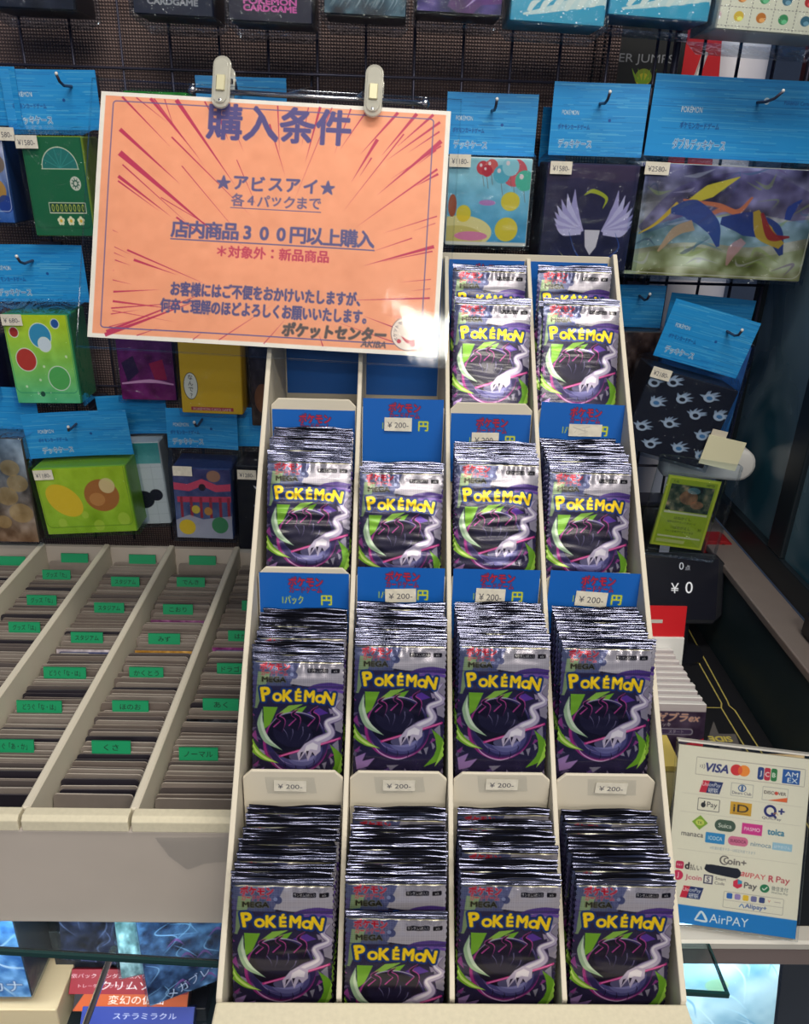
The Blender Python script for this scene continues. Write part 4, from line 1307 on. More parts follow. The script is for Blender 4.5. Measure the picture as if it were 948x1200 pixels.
deck_case('dark blue deck case sliver at the left edge beside the lime case', (-60, 400), (-3, 466), .05, k, (26, 34, 80), .91, header=None)
k = case_ink(72, 100, (84, 14, 84)); sky(k, (70, 14, 80), (120, 20, 100), 3, .04)
k.stroke([(2, 78), (40, 74), (70, 78)], [2, 5, 2], (220, 160, 200)); k.poly([(4, 50), (20, 40), (26, 62), (10, 76)], (40, 14, 60)); k.poly([(40, 50), (58, 44), (62, 72), (46, 72)], (150, 20, 70))
deck_case('dark magenta deck case in the shade under the notice', (132, 380), (208, 470), .05, k, (30, 20, 60), .925, header=(.09, .05, .005, False, False), hk=False)
k = case_ink(80, 96, (222, 176, 34))
k.disc(13, 62, 9.5, 17, (30, 26, 20)); k.disc(13, 62, 8.8, 16.2, (232, 228, 216))
for i, ch in enumerate('なんで？'): k.text(ch, 13, 51 + i*7.6, 7.0, (30, 26, 24), bold=.3)
k.rect(12, 88, 68, 92.5, (176, 50, 60)); k.text('POKÉMON CARD GAME', 40, 90.3, 4.4, (236, 226, 210), bold=.2, fit=50)
deck_case('yellow deck case with a white speech bubble, below the notice', (205, 392), (285, 486), .05, k, (200, 150, 20), .905, roll=1, header=None, sleeve=True)
k = case_ink(50, 90, (34, 28, 36)); sky(k, (30, 28, 50), (60, 40, 30), 3, .04)
k.disc(20, 60, 14, 16, (150, 90, 50), .7)
deck_case('dark brown deck case mostly hidden beside the yellow case and the display', (290, 400), (330, 500), .05, k, (26, 24, 40), .93, header=None)
# -- fourth row
k = case_ink(80, 110, (120, 100, 70)); sky(k, (110, 130, 150), (120, 84, 56), 14, .11, 5)
for x, y, r_ in ((60, 30, 12), (66, 46, 13), (50, 60, 14), (64, 78, 15), (40, 88, 10)): k.disc(x, y, r_, r_*.7, (190, 150, 84), .55)
deck_case('brown rocky landscape deck case cut off by the left edge', (-55, 512), (47, 636), .05, k, (70, 60, 50), .895, header=(.112, .052, .004, False, False), hk=False)
k = case_ink(104, 70, (160, 196, 40)); sky(k, (176, 204, 40), (150, 190, 40), 3, .03)
for x, y, r_ in ((20, 58, 5), (62, 62, 6), (92, 56, 7), (48, 50, 4)): k.disc(x, y, r_, r_, (196, 214, 80), .6)
k.disc(28, 34, 22, 15, (240, 196, 40), .95, 35); k.disc(72, 30, 20, 17, (178, 104, 52), .95); k.disc(80, 20, 9, 8, (232, 206, 150), .9); k.disc(66, 34, 9, 7, (206, 140, 76), .9)
flap(k, (110, 150, 30), 63)
deck_case('lime green landscape deck case with soft yellow and brown rounds, above the card tray', (42, 546), (162, 626), .055, k, (120, 170, 40), .885, roll=-4, header=(.125, .056, .006, True, False), price=('¥1180-', .014, .007), hook_side=.010)
k = case_ink(60, 110, (190, 196, 196)); sky(k, (60, 150, 150), (200, 204, 204), 3, .02)
k.a[int(k.H*.25):] = N(196, 200, 202)
for i in range(5): k.line(0, 34 + i*16, 60, 32 + i*16, .5, (170, 176, 180)); k.line(8 + i*13, 30, 8 + i*13, 110, .5, (170, 176, 180))
k.disc(32, 76, 13, 12, (24, 24, 40)); k.disc(48, 70, 8, 8, (24, 24, 40)); k.disc(20, 84, 8, 8, (24, 24, 40))
deck_case('white grid deck case with a black blot, half behind the lime landscape case', (130, 518), (201, 615), .05, k, (180, 186, 190), .925, roll=-3, header=(.085, .05, .004, False, False), hk=False)
k = case_ink(82, 100, (150, 60, 80)); sky(k, (60, 60, 110), (90, 110, 150), 5, .04)
k.poly([(0, 20), (20, 22), (41, 14), (62, 22), (82, 20), (82, 30), (60, 32), (41, 24), (22, 32), (0, 30)], (206, 70, 100))
k.poly([(4, 40), (82, 38), (82, 46), (4, 48)], (196, 60, 90))
for x in (10, 24, 38, 52, 66, 78): k.rect(x - 2, 40, x + 2, 70, (150, 40, 60))
k.disc(41, 26, 5, 5, (40, 26, 40)); k.poly([(0, 74), (20, 66), (40, 72), (82, 66), (82, 100), (0, 100)], (200, 190, 196), .7)
k.disc(58, 10, 10, 8, (170, 120, 90), .9); k.disc(16, 84, 12, 11, (230, 190, 40), .95); k.disc(64, 80, 12, 12, (60, 130, 84), .95); k.disc(30, 58, 6, 6, (220, 190, 60), .9); k.disc(48, 60, 6, 6, (200, 140, 60), .9)
deck_case('deck case printed with a red roofed gateway, left of the display', (199, 548), (274, 632), .05, k, (40, 60, 110), .895, roll=1, header=(.085, .050, .018, True, False), price=('', .014, .003))
k = case_ink(60, 100, (18, 18, 30))
k.disc(30, 18, 8, 9, (226, 222, 226)); k.disc(27, 15, 7.5, 8, (18, 18, 30)); k.disc(24, 46, 1.5, 1.5, (150, 150, 170))
deck_case('black deck case with a pale crescent, against the side of the display', (274, 546), (330, 645), .05, k, (16, 16, 28), .91, roll=1, header=(.07, .05, .018, False, False), price=('¥1280-', .014, .010), hk=False)
# -- right side
k = case_ink(92, 100, (22, 24, 40))
r2 = np.random.default_rng(4)
for i, (x, y) in enumerate(((24, 10), (66, 16), (40, 26), (16, 38), (60, 40), (84, 34), (38, 58), (76, 62), (12, 70), (58, 84), (28, 88), (84, 86), (6, 16))):
    for q in range(7):
        a_ = rad(200 + q*24 + r2.uniform(-20, 20))
        k.stroke([(x, y), (x + 6*cos(a_), y + 5*sin(a_)), (x + 12*cos(a_ + .3), y + 10*sin(a_))], [4.2, 3.2, .2], (150, 166, 190))
    k.disc(x, y, 6, 5, (176, 190, 210)); k.disc(x + .5, y, 3.2, 2.4, (70, 120, 170) if i % 2 else (22, 24, 40))
deck_case('black deck case patterned with pale grey tufts, hanging askew right of the display', (738, 440), (828, 538), .05, k, (20, 22, 36), .875, roll=14, header=(.104, .066, .010, True, False), price=('¥2180-', .010, .004), hook_side=.012, hdz=.02)
k = case_ink(60, 100, (40, 26, 24)); sky(k, (60, 40, 34), (20, 16, 24), 6, .10, 6)
deck_case('dark orange-flecked deck case in the shade beside the display rim', (722, 388), (756, 520), .05, k, (20, 18, 26), .945, header=(.060, .05, .001, False, False), hk=True)
k = case_ink(90, 100, (30, 60, 110)); sky(k, (40, 80, 150), (60, 130, 190), 6, .05, 6)
deck_case('blue deck case hidden behind the askew tufted case', (770, 400), (850, 520), .04, k, (40, 80, 150), .955, roll=4, header=(.105, .05, .002, False, False), hk=False)

# -- top row: boxes hanging above, seen from just below
def top_case(label, p0, p1, ink, side, roll=0, depth=.062, y=.90, bag=.012):
    a, b_ = AY(p0[0], p0[1], y), AY(p1[0], p1[1], y)
    h_ = ink.h/1000
    t = deck_case(label, p0, (p1[0], p1[1]), depth, ink, side, y, roll=roll, header=None, sleeve=False, cat='deck case', group='deck cases of the top row')
    w_ = abs(b_.x - a.x)
    hz = abs(a.z - b_.z)
    mb = MB()
    e_ = .003
    n0 = [(-w_/2 - e_, -.003, hz + .002), (w_/2 + e_, -.003, hz + .002), (w_/2 + e_, depth + .003, hz + .002), (-w_/2 - e_, depth + .003, hz + .002)]
    n1 = [(x, yy, -.002) for x, yy, z in n0]
    n2 = [(-w_/2 + .006, depth*.55, -bag), (w_/2 - .006, depth*.55, -bag), (w_/2 - .004, depth*.75, -bag), (-w_/2 + .004, depth*.75, -bag)]
    fs = [(8, 9, 10, 11)]
    for q in (0, 4):
        fs += [(q + i, q + i + 4, q + (i + 1) % 4 + 4, q + (i + 1) % 4) for i in range(4)]
    mb.add(n0 + n1 + n2, fs)
    mb.build('clear_bag', M['film'], t)
    # header and hook above the frame of the photograph still carry it
    MB().box(-.045, .045, .020, .022, hz, hz + .05).build('header_card', M['blue_card'], t)
    MB().tube([(0, GY - y - .002, hz + .034), (0, -.03, hz + .032), (0, -.036, hz + .046)], .0018, 6).build('hang_tab_wire', M['dark_wire'], t)
    return t
def logo_case(w, h, base, col, rows):
    k = case_ink(w, h, base)
    for i, tx in enumerate(rows):
        k.text(tx, w/2, h - 16.5 - 10*(len(rows) - 1 - i), 11, col, bold=.85, fit=w*.64)
    k.rect(0, 0, 1.2, h, (60, 62, 74), .6)
    return k
k = case_ink(110, 70, (26, 28, 44)); sky(k, (20, 24, 40), (26, 30, 48), 3, .03)
top_case('very dark deck case hanging at the upper left corner', (-30, -70), (88, 12), k, (16, 18, 30), .5, y=.92)
top_case('navy deck case with a grey game wordmark on its lower front, top row', (146, -90), (250, 20), logo_case(104, 112, (32, 34, 54), (160, 158, 160), ('POKÉMON', 'CARDGAME')), (24, 26, 44), 1.0)
top_case('black deck case with a pink game wordmark, top row above the left clip', (262, -80), (366, 28), logo_case(104, 108, (36, 30, 50), (226, 96, 172), ('POKÉMON', 'CARDGAME')), (26, 24, 40), 1.0)
k = case_ink(104, 100, (56, 84, 96)); sky(k, (110, 120, 120), (40, 74, 90), 3, .12, 5)
for i in range(14):
    x = rng.uniform(0, 104); k.stroke([(x, 60), (x + 8, 78), (x + 2, 92)], [.3, 1.4, .3], (190, 206, 210), .6)
top_case('misty teal art deck case, top row right of the pink wordmark case', (378, -80), (476, 20), k, (26, 34, 46), 1.0)
k = case_ink(104, 100, (40, 26, 96)); sky(k, (60, 30, 120), (46, 24, 100), 8, .09, 5)
k.stroke([(50, 100), (70, 70), (104, 60)], [30, 44, 50], (120, 34, 120), .6); k.stroke([(60, 92), (78, 76), (96, 80)], [1, 4, 1], (196, 160, 220), .8)
top_case('violet and magenta art deck case, middle of the top row', (490, -80), (588, 18), k, (20, 20, 34), 1.2)
def wave_case(seed):
    k = case_ink(108, 100, (44, 170, 200)); sky(k, (120, 206, 220), (40, 160, 196), seed, .02)
    for i in range(7):
        x = 20 + i*14
        k.stroke([(x, 88 - i), (x + 5, 78 - i*1.6), (x + 13, 74 - i*2)], [5, 7, .3], (226, 236, 226))
    k.stroke([(14, 92), (50, 82), (108, 62)], [3, 9, 22], (226, 236, 226), .9)
    k.stroke([(0, 98), (54, 94), (108, 84)], [6, 14, 20], (44, 166, 200))
    k.disc(84, 56, 24, 8, (206, 92, 50), 1, -12); k.disc(84, 55, 20, 6, (240, 190, 70), 1, -12)
    for i in range(9): k.disc(rng.uniform(10, 100), rng.uniform(80, 98), 1, 1, (240, 250, 250))
    return k
top_case('pale blue deck case with a white wave, nearer the middle of the top row', (604, -75), (708, 30), wave_case(3), (56, 150, 180), 1.8)
top_case('pale blue deck case with a white wave, next to the cream grid case', (722, -75), (830, 24), wave_case(5), (40, 120, 160), 2.2)
k = case_ink(140, 104, (236, 230, 206))
for i in range(6):
    for q in range(30):
        k.rect(10 + i*25, q*4, 10.7 + i*25, q*4 + 2.2, (90, 80, 80), .8)
for i in range(5):
    for q in range(38): k.rect(q*4, 12 + i*22, q*4 + 2.2, 12.7 + i*22, (90, 80, 80), .8)
pal = [(60, 110, 130), (70, 120, 190), (206, 120, 40), (196, 50, 50), (226, 190, 190), (60, 150, 90), (96, 60, 150), (230, 190, 60)]
for i in range(6):
    for q in range(5):
        c_ = pal[(i*3 + q*5) % 8]; x, y = -2.5 + i*25, 1 + q*22
        k.disc(x + 0, y, 5.5, 6, c_); k.disc(x + 1.5, y + 2.5, 3.2, 2.6, tuple(min(255, v + 60) for v in c_))
top_case('cream deck case with a dashed grid of little coloured dots, top right corner', (856, -75), (985, 42), k, (196, 192, 180), 2.0, depth=.075, y=.885, bag=.016)

# ================================================================== the orange notice
SW, SH = 0.2895, 0.2035
k = Ink(297, 210, 2.25, (246, 242, 232))
k.rect(4.2, 3.6, 292.8, 206, (247, 168, 128))
k.a = np.clip(k.a + k.noise(.008, 30, 5)[..., None], 0, 1)
PUR, CRI = (92, 84, 142), (186, 34, 84)
# burst lines: base point, tip, base width
burst = [(18, 4, 62, 45, 1.8), (30, 4, 58, 24, 1.0), (42, 4, 86, 52, 2.6), (45, 4, 92, 60, 1.2), (54, 4, 66, 34, .8), (64, 4, 118, 74, 3.6), (88, 4, 106, 32, 1.2), (104, 4, 124, 46, 1.6), (100, 14, 110, 36, 2.4), (118, 52, 138, 92, .7),
 (18, 32, 72, 76, 3.4), (19, 52, 112, 122, 5.0), (22, 62, 84, 112, 1.2), (19, 72, 66, 104, 2.8), (19, 76, 56, 100, 1.4), (56, 88, 134, 128, .8), (62, 36, 134, 100, 1.4), (72, 60, 130, 122, .8), (70, 104, 100, 122, 1.6),
 (19, 132, 34, 138, .6), (19, 137, 30, 141, .6), (30, 134, 100, 160, 1.6), (36, 142, 74, 153, 2.2), (20, 143, 34, 147, .9), (19, 160, 36, 163, .7), (20, 178, 76, 182, 1.8), (20, 186, 76, 193, .7), (17, 118, 22, 120, .5),
 (19, 152, 20, 152, .5), (20, 170, 60, 166, 1.6), (19, 184, 96, 174, 1.2), (19, 189, 44, 184, .9), (18, 200, 42, 192, .9), (16, 204, 104, 164, 2.4), (15, 207, 96, 172, 3.4), (42, 206, 62, 198, .9), (90, 207, 98, 200, .9), (112, 206, 158, 172, .8), (150, 207, 168, 184, .8),
 (150, 4, 154, 46, 1.2), (144, 20, 160, 64, 1.4), (176, 4, 172, 40, .8), (186, 3, 176, 52, 2.2), (196, 3, 168, 86, .8), (212, 3, 200, 44, 1.2), (226, 3, 204, 40, 1.4), (236, 28, 216, 66, 3.0), (252, 4, 222, 42, 2.6), (258, 22, 210, 92, 1.2), (268, 4, 240, 42, 3.0), (282, 4, 252, 34, 2.4), (288, 10, 244, 46, 2.2), (288, 18, 262, 38, 1.4),
 (290, 26, 238, 76, 3.6), (290, 30, 248, 62, 1.4), (288, 50, 222, 104, 1.8), (289, 54, 270, 66, 2.0), (290, 90, 244, 108, 1.0), (289, 96, 270, 104, .6), (289, 116, 230, 136, 3.0), (288, 120, 244, 132, 1.2), (270, 110, 236, 124, 1.0), (288, 144, 262, 148, .7), (288, 160, 216, 166, 1.6), (284, 174, 254, 172, .8), (288, 180, 250, 176, .8), (288, 152, 270, 155, .5),
 (264, 188, 232, 178, 1.2), (284, 206, 208, 184, 1.2), (288, 198, 258, 186, 1.0), (200, 206, 196, 196, 1.0), (286, 34, 270, 48, 1.2), (232, 44, 222, 62, 1.2)]
for x0, y0, x1, y1, wd in burst:
    d = np.array([x1 - x0, y1 - y0], float); L_ = np.hypot(*d); n_ = np.array([-d[1], d[0]])/max(L_, .1)*wd*.5
    k.poly([(x0 + n_[0], y0 + n_[1]), (x1, y1), (x0 - n_[0], y0 - n_[1])], CRI, .92)
k.frame(10.5, 7.4, 283, 201, .95, (92, 90, 148), 3.2)
k.text('購入条件', 152, 20.0, 32, (84, 76, 138), bold=1.25, fit=121)
spaced(k, '★アビスアイ★', 108, 196.5, 71.5, 14.0, (92, 88, 140), .75)
spaced(k, '各4パックまで', 121, 186.5, 86, 11.5, (92, 88, 140), .5)
k.rect(115, 92.6, 192, 93.3, (96, 92, 142))
spaced(k, '店内商品300円以上購入', 73.5, 231, 113.5, 15.5, (92, 88, 140), .8)
k.rect(66, 122.0, 239, 122.9, (96, 92, 142))
spaced(k, '＊対象外：新品商品', 110, 196, 130.5, 10.8, (192, 52, 88), .55)
k.text('お客様にはご不便をおかけいたしますが、', 149, 164.5, 12.5, (86, 82, 134), bold=.8, fit=160)
k.text('何卒ご理解のほどよろしくお願いいたします。', 148, 179, 12.5, (86, 82, 134), bold=.8, fit=174)
k.text('ポケットセンター', 209, 193.5, 12.5, (84, 76, 78), bold=1.0, fit=87, skew=.12)
k.text('AKIBA', 243, 201.8, 7.5, (84, 76, 92), bold=.5, skew=.25)
k.disc(271.5, 191, 14.8, 14.8, (120, 100, 110)); k.disc(271.5, 191, 14.2, 14.2, (240, 226, 214))
for i in range(11):
    k.text('ポケットセンター秋葉'[i % 9], 271.5 + 11.2*cos(rad(150 + i*20)), 191 + 11.2*sin(rad(150 + i*20)), 3.8, (96, 80, 90), bold=.2, ang=240 + i*20)
k.stroke([(266, 194), (272, 198), (278, 196)], [.5, 3, .5], (200, 50, 70)); k.disc(276, 200, 2.4, 2.4, (200, 60, 80)); k.disc(264, 198, 1.8, 1.8, (200, 60, 80))
PTL, PTR, PBL, PBR = [Vector(v) for v in ((-0.243, .745, .039), (.043, .732, .027), (-.249, .658, -.151), (.044, .649, -.153))]
ctr = (PTL + PTR + PBL + PBR)/4 + Vector((0, 0, H))
ax = ((PTR - PTL) + (PBR - PBL)).normalized()
dn = ((PBL - PTL) + (PBR - PTR))
dn = (dn - ax*dn.dot(ax)).normalized()
nn = (-dn).cross(ax)            # towards the aisle is -nn
rot = Matrix((ax, nn*1.0, -dn)).transposed()
if nn.y < 0: print('notice normal flipped')
notice = empty('notice_sign', (0, 0, 0))
notice.matrix_world = Matrix.Translation(ctr + dn*SH/2) @ rot.to_4x4()
tag(notice, 'laminated orange notice with purple Japanese lettering and crimson burst lines', 'sign')
# slight swell of the pouch
bow = lambda U, V: -.0010*np.sin(U*3.14)*np.sin(V*3.14) - .0007*np.sin(U*9 + 1)*np.sin(V*5)
sheet('printed_sheet', k, lambda U, V: (-SW/2 + U*SW, -.0004 + bow(U, V), SH - V*SH), M['paper'], notice, back=(lambda U, V: (-SW/2 + U*SW, bow(U, V), SH - V*SH), (235, 230, 220)))
def pouch(y, nm, mg=.0085):
    gx, gz = 24, 18
    vs, fs = [], []
    for j in range(gz + 1):
        for i in range(gx + 1):
            U, V = i/gx, j/gz
            vs.append((-SW/2 - mg + U*(SW + 2*mg), y + float(bow(np.clip(U*1.06 - .03, 0, 1), np.clip(V*1.06 - .03, 0, 1))), SH + mg*1.2 - V*(SH + 2.3*mg)))
    for j in range(gz):
        for i in range(gx):
            if (i in (0, gx - 1)) and (j in (0, gz - 1)): pass
            q = j*(gx + 1) + i
            fs.append((q, q + gx + 1, q + gx + 2, q + 1))
    o = MB().add(vs, fs).build(nm, M['laminate'], notice, True)
    return o
pouch(-.0024, 'laminate_pouch')
# sealed clear rim of the pouch
mb = MB()
mg = .0085
for x0, x1, z0, z1 in ((-SW/2 - mg, SW/2 + mg, -mg*1.1, -mg*1.1 + .0012), (-SW/2 - mg, -SW/2 - mg + .0012, -mg, SH + mg), (SW/2 + mg - .0012, SW/2 + mg, -mg, SH + mg), (-SW/2 - mg, SW/2 + mg, SH + mg*1.2 - .0012, SH + mg*1.2)):
    mb.box(x0, x1, -.0009, .0003, z0, z1)
mb.build('pouch_rim', M['acrylic'], notice)

# rod and clips the notice hangs from
LT = lambda u, off=0, dz=0: notice.matrix_world @ Vector((-SW/2 + u*SW, off, SH + dz))
ra, rb = LT(.255, .004, .0075), LT(.925, .004, .0075)
dirr = (rb - ra).normalized()
rod = tag(empty('display_rod', tuple((ra + rb)/2)), 'thin chromed rod the orange notice is clipped to', 'rod')
inv_ = lambda p: p - (ra + rb)/2
MB().tube([inv_(ra), inv_(rb)], .0022, 10).build('bar', M['steel'], rod, True)
ellipsoid('end_knob', .0036, .0036, .0036, M['steel'], rod, tuple(inv_(ra)))
ellipsoid('end_knob', .0036, .0036, .0036, M['steel'], rod, tuple(inv_(rb)))
for u in (.40, .70):
    p = ra + (rb - ra)*u
    MB().tube([inv_(p), inv_(p) + Vector((0, GY - p.y - .003, .02)), inv_(p) + Vector((0, GY - p.y - .001, .035))], .0018, 8).build('support_arm', M['steel'], rod, True)
for u, lab in ((.347, 'clear plastic clip on the left gripping the notice and rod'), (.778, 'clear plastic clip on the right gripping the notice and rod')):
    cl = empty('bulldog_clip', (0, 0, 0))
    cl.matrix_world = Matrix.Translation(LT(u, -.002, -.012)) @ rot.to_4x4()
    tag(cl, lab, 'clip', 'clips on the notice')
    def capsule(w_, h_, y0, y1, z0):
        p = [(w_*cos(rad(a_)), z0 + h_ - w_ + w_*sin(rad(a_))) for a_ in range(0, 181, 20)] + [(w_*cos(rad(a_)), z0 + w_ + w_*sin(rad(a_))) for a_ in range(180, 361, 20)]
        return MB().prism(p, 'y', y0, y1)
    capsule(.0075, .043, -.0065, -.0035, 0).build('front_jaw', M['clip_plastic'], cl, bevel=.0008)
    capsule(.0055, .036, -.0078, -.0065, .0035).build('raised_rim', M['clip_plastic'], cl, bevel=.0005)
    capsule(.0075, .043, .0085, .0115, 0).build('rear_jaw', M['clip_plastic'], cl, bevel=.0008)
    MB().box(-.0036, .0036, -.0092, -.0062, .013, .026, bev=.0006).build('spring_plate', mat('spring_plate', C(206, 200, 166), .4, .2), cl)
    MB().tube([(-.0074, .0015, .026), (.0074, .0015, .026)], .0022, 8).build('hinge_pin', M['steel'], cl)
    ellipsoid('rivet', .0018, .001, .0018, M['steel'], cl, (0, -.0070, .006))

# ================================================================== payment sign
k = Ink(105, 148, 3.0, (226, 222, 206))
k.frame(15, 8.6, 101, 23.2, .35, (150, 140, 136), .6)
for i in range(3):
    t_ = np.linspace(-.9, .9, 9)
    k.stroke([(17.5 + i*1.1 + (1.2 + i*.6)*cos(q), 16 + (1.2 + i*.7)*sin(q)) for q in t_], .45, (110, 104, 110))
k.text('VISA', 32, 16.2, 9.6, (28, 36, 110), bold=.45, skew=.22, fit=19)
k.disc(47.2, 15.8, 4.6, 4.6, (206, 34, 40)); k.disc(53.2, 15.8, 4.6, 4.6, (238, 140, 40)); k.disc(50.2, 15.8, 1.7, 3.4, (226, 92, 34))
for i, (c_, ch) in enumerate((((26, 60, 130), 'J'), ((190, 30, 60), 'C'), ((30, 120, 60), 'B'))):
    k.rect(64 + i*5.2, 11, 68.8 + i*5.2, 21.4, c_, 1, 1.6); k.text(ch, 66.4 + i*5.2, 16.4, 5.2, (236, 236, 230), bold=.35)
k.rect(83.5, 10.4, 97, 22, (20, 84, 164)); k.text('AM', 90.4, 14.2, 5.6, (236, 240, 240), bold=.25, fit=10); k.text('EX', 91.6, 19, 5.6, (236, 240, 240), bold=.25, fit=8)
def unionpay(x, y, s_):
    k.poly([(x - 9*s_, y + 5*s_), (x - 6.6*s_, y - 5*s_), (x + 2*s_, y - 5*s_), (x - .4*s_, y + 5*s_)], (196, 26, 54))
    k.poly([(x - 3.6*s_, y + 5*s_), (x - 1.2*s_, y - 5*s_), (x + 9.4*s_, y - 5*s_), (x + 7*s_, y + 5*s_)], (20, 40, 100))
    k.text('UnionPay', x + .2*s_, y - 1.6*s_, 4.6*s_, (236, 236, 236), bold=.2, fit=14.5*s_, skew=.15); k.text('银联', x + 2*s_, y + 2.5*s_, 4.2*s_, (236, 236, 236), bold=.25)
unionpay(28.4, 32.4, 1.0)
k.frame(44.2, 26.4, 61.8, 37.2, .35, (150, 150, 150)); k.disc(53, 30.2, 3.2, 3, (50, 90, 150)); k.disc(53, 30.2, 2.4, 2.2, (226, 224, 214)); k.rect(52.2, 28.2, 53.8, 32.2, (50, 90, 150)); k.text('Diners Club', 53, 34.4, 3.4, (70, 70, 90), fit=15)
k.frame(69, 26.4, 89, 37.6, .35, (150, 150, 150)); k.text('DISCOVER', 79, 31, 3.6, (60, 50, 50), bold=.25, fit=17); k.disc(80, 31, 1.4, 1.4, (206, 70, 50)); k.poly([(74, 37.4), (88.8, 33.6), (88.8, 37.4)], (220, 96, 40))
k.frame(19, 42.2, 36.6, 52.6, .5, (60, 60, 66), .8); k.disc(23.6, 47.8, 1.9, 2.1, (24, 24, 28)); k.disc(24.4, 45.2, .6, .9, (24, 24, 28)); k.text('Pay', 30.6, 47.6, 6.2, (40, 40, 46), bold=.1)
k.rect(45, 42, 61.8, 52.4, (206, 158, 30)); k.text('iD', 53.4, 47, 9, (30, 26, 30), bold=.25, fit=12); k.rect(47, 51.2, 60, 51.7, (120, 90, 30))
k.disc(76.4, 46, 5, 5, (24, 30, 110)); k.disc(76.4, 46, 3, 3, (226, 222, 206)); k.line(77.5, 47.5, 81.5, 51.2, 1.8, (24, 30, 110)); k.text('+', 85.2, 45.4, 9.5, (24, 30, 110), bold=.45); k.text('QUICPay', 78, 52.4, 2.8, (60, 60, 80), fit=15); k.stroke([(79, 48.4), (81, 47), (83, 49)], [.3, .6, .3], (206, 140, 60))
k.poly([(22.2, 56.6), (28.6, 62.6), (22.2, 68.8), (15.8, 62.6)], (126, 166, 40)); k.disc(22.2, 62.6, 3.4, 2.6, (196, 206, 90)); k.text('TK', 22.2, 62.8, 3.4, (50, 90, 30), bold=.1)
k.rect(34, 58, 50.6, 67.4, (66, 88, 72), 1, 4.6); k.text('Suica', 42.2, 62.8, 5, (226, 230, 220), bold=.2, fit=10.5)
k.rect(55.6, 58.4, 71.6, 67.4, (206, 50, 140)); k.text('PASMO', 63.6, 63, 4.2, (240, 226, 232), bold=.25, fit=12.4)
k.text('toica', 82.4, 63, 7.2, (30, 110, 150), bold=.4, fit=13)
k.text('manaca', 17, 73.6, 6, (50, 46, 52), bold=.2, fit=17.4)
k.rect(27.6, 69.8, 43, 78.4, (40, 134, 196), 1, .6); k.text('ICOCA', 35.4, 74.2, 4.4, (226, 232, 236), bold=.25, fit=11)
k.rect(45.6, 70.4, 61.4, 78, (206, 110, 146), 1, 3.4); k.text('SUGOCA', 53.6, 74.2, 3.6, (110, 40, 70), bold=.25, fit=12.5)
k.text('nimoca', 71.6, 74.8, 5.4, (96, 130, 156), bold=.2, fit=16)
k.rect(80.6, 71.2, 96, 77.2, (150, 190, 214)); k.text('はやかけん', 88.3, 74.4, 3.2, (220, 230, 236), bold=.1, fit=12.6)
k.text('※交通系電子マネーは相互利用できます', 50, 82.2, 2.8, (150, 164, 176), fit=36)
for y in (39.6, 55, 86.4): k.rect(6, y, 101, y + .22, (186, 180, 172))
for q in ((44.2, 91.2),):
    k.disc(q[0], q[1], 3.9, 3.9, (92, 84, 84)); k.disc(q[0] + .3, q[1], 3.0, 3.0, (226, 222, 206)); k.disc(q[0] + 1.6, q[1], 2.3, 2.3, (92, 84, 84)); k.disc(q[0] + 1.9, q[1], 1.6, 1.6, (226, 222, 206)); k.rect(q[0] + 2.9, q[1] - 2, q[0] + 5, q[1] + 2, (226, 222, 206))
k.text('oin+', 54.2, 91.6, 7.4, (92, 84, 84), bold=.35, fit=14.6)
k.rect(6, 96.6, 12.4, 103, (190, 36, 80), 1, 1.4); k.text('PAY', 9.2, 99.8, 2.6, (240, 226, 230), bold=.1)
k.text('d', 15.2, 99.6, 8, (50, 40, 44), bold=.5); k.text('払い', 22.2, 100.4, 5.2, (60, 54, 58), bold=.2, fit=9.5)
k.stroke([(29.4, 98.4), (34, 99.6), (46, 100.4), (55, 100.8), (58, 101)], [4, 7.2, 8, 8.4, 3], (18, 16, 30))
k.text('au', 61.4, 100.6, 7.4, (206, 60, 70), bold=.3, skew=.3); k.text('PAY', 71.6, 101, 5.8, (206, 70, 76), bold=.2, fit=12)
k.text('R', 82, 101.4, 7.2, (190, 40, 60), bold=.35); k.text('Pay', 91.2, 102, 7, (176, 46, 60), bold=.25, fit=10.6)
k.disc(8.4, 108.4, 4.2, 4.2, (200, 40, 84)); k.text('J', 8.4, 108.4, 5.4, (240, 226, 230), bold=.25); k.text('Jcoin', 21, 109.4, 5.6, (186, 54, 90), bold=.25, fit=13)
k.rect(29, 105, 36.4, 112.6, (50, 44, 80)); k.rect(30, 106, 35.4, 111.6, (226, 222, 214)); k.text('S', 32.7, 108.8, 6, (50, 44, 80), bold=.3); k.text('Smart', 42.6, 107, 3.6, (80, 74, 80)); k.text('Code', 42, 110.8, 3.6, (80, 74, 80))
k.poly([(52.6, 107.4), (56, 105.2), (59.6, 106.6), (59.8, 111), (56.4, 113.2), (52.8, 111.6)], (206, 40, 70)); k.poly([(56, 105.2), (59.6, 106.6), (59.7, 108.6), (56.4, 109.6)], (60, 150, 190)); k.text('Pay', 66.4, 110.2, 6.8, (60, 56, 62), bold=.3, fit=10)
k.disc(77.6, 110, 3.7, 3.4, (30, 120, 76)); k.stroke([(75.8, 110), (77.2, 111.2), (79.6, 108.6)], .8, (226, 236, 226)); k.text('微信支付', 89.4, 109, 4, (80, 90, 90), fit=13); k.text('WeChat Pay', 89.4, 112.6, 2.4, (90, 100, 96), fit=13)
unionpay(20.4, 121.4, 1.0)
k.frame(46, 116.6, 93.4, 130, .3, (150, 146, 140), .8); k.rect(46, 123.6, 93.4, 123.85, (170, 166, 160))
for i, c_ in enumerate(((40, 100, 180), (150, 130, 190), (226, 186, 40), (110, 110, 160), (50, 64, 120))): k.rect(48.4 + i*6.4, 117.6, 53 + i*6.4, 122.2, c_, 1, 1)
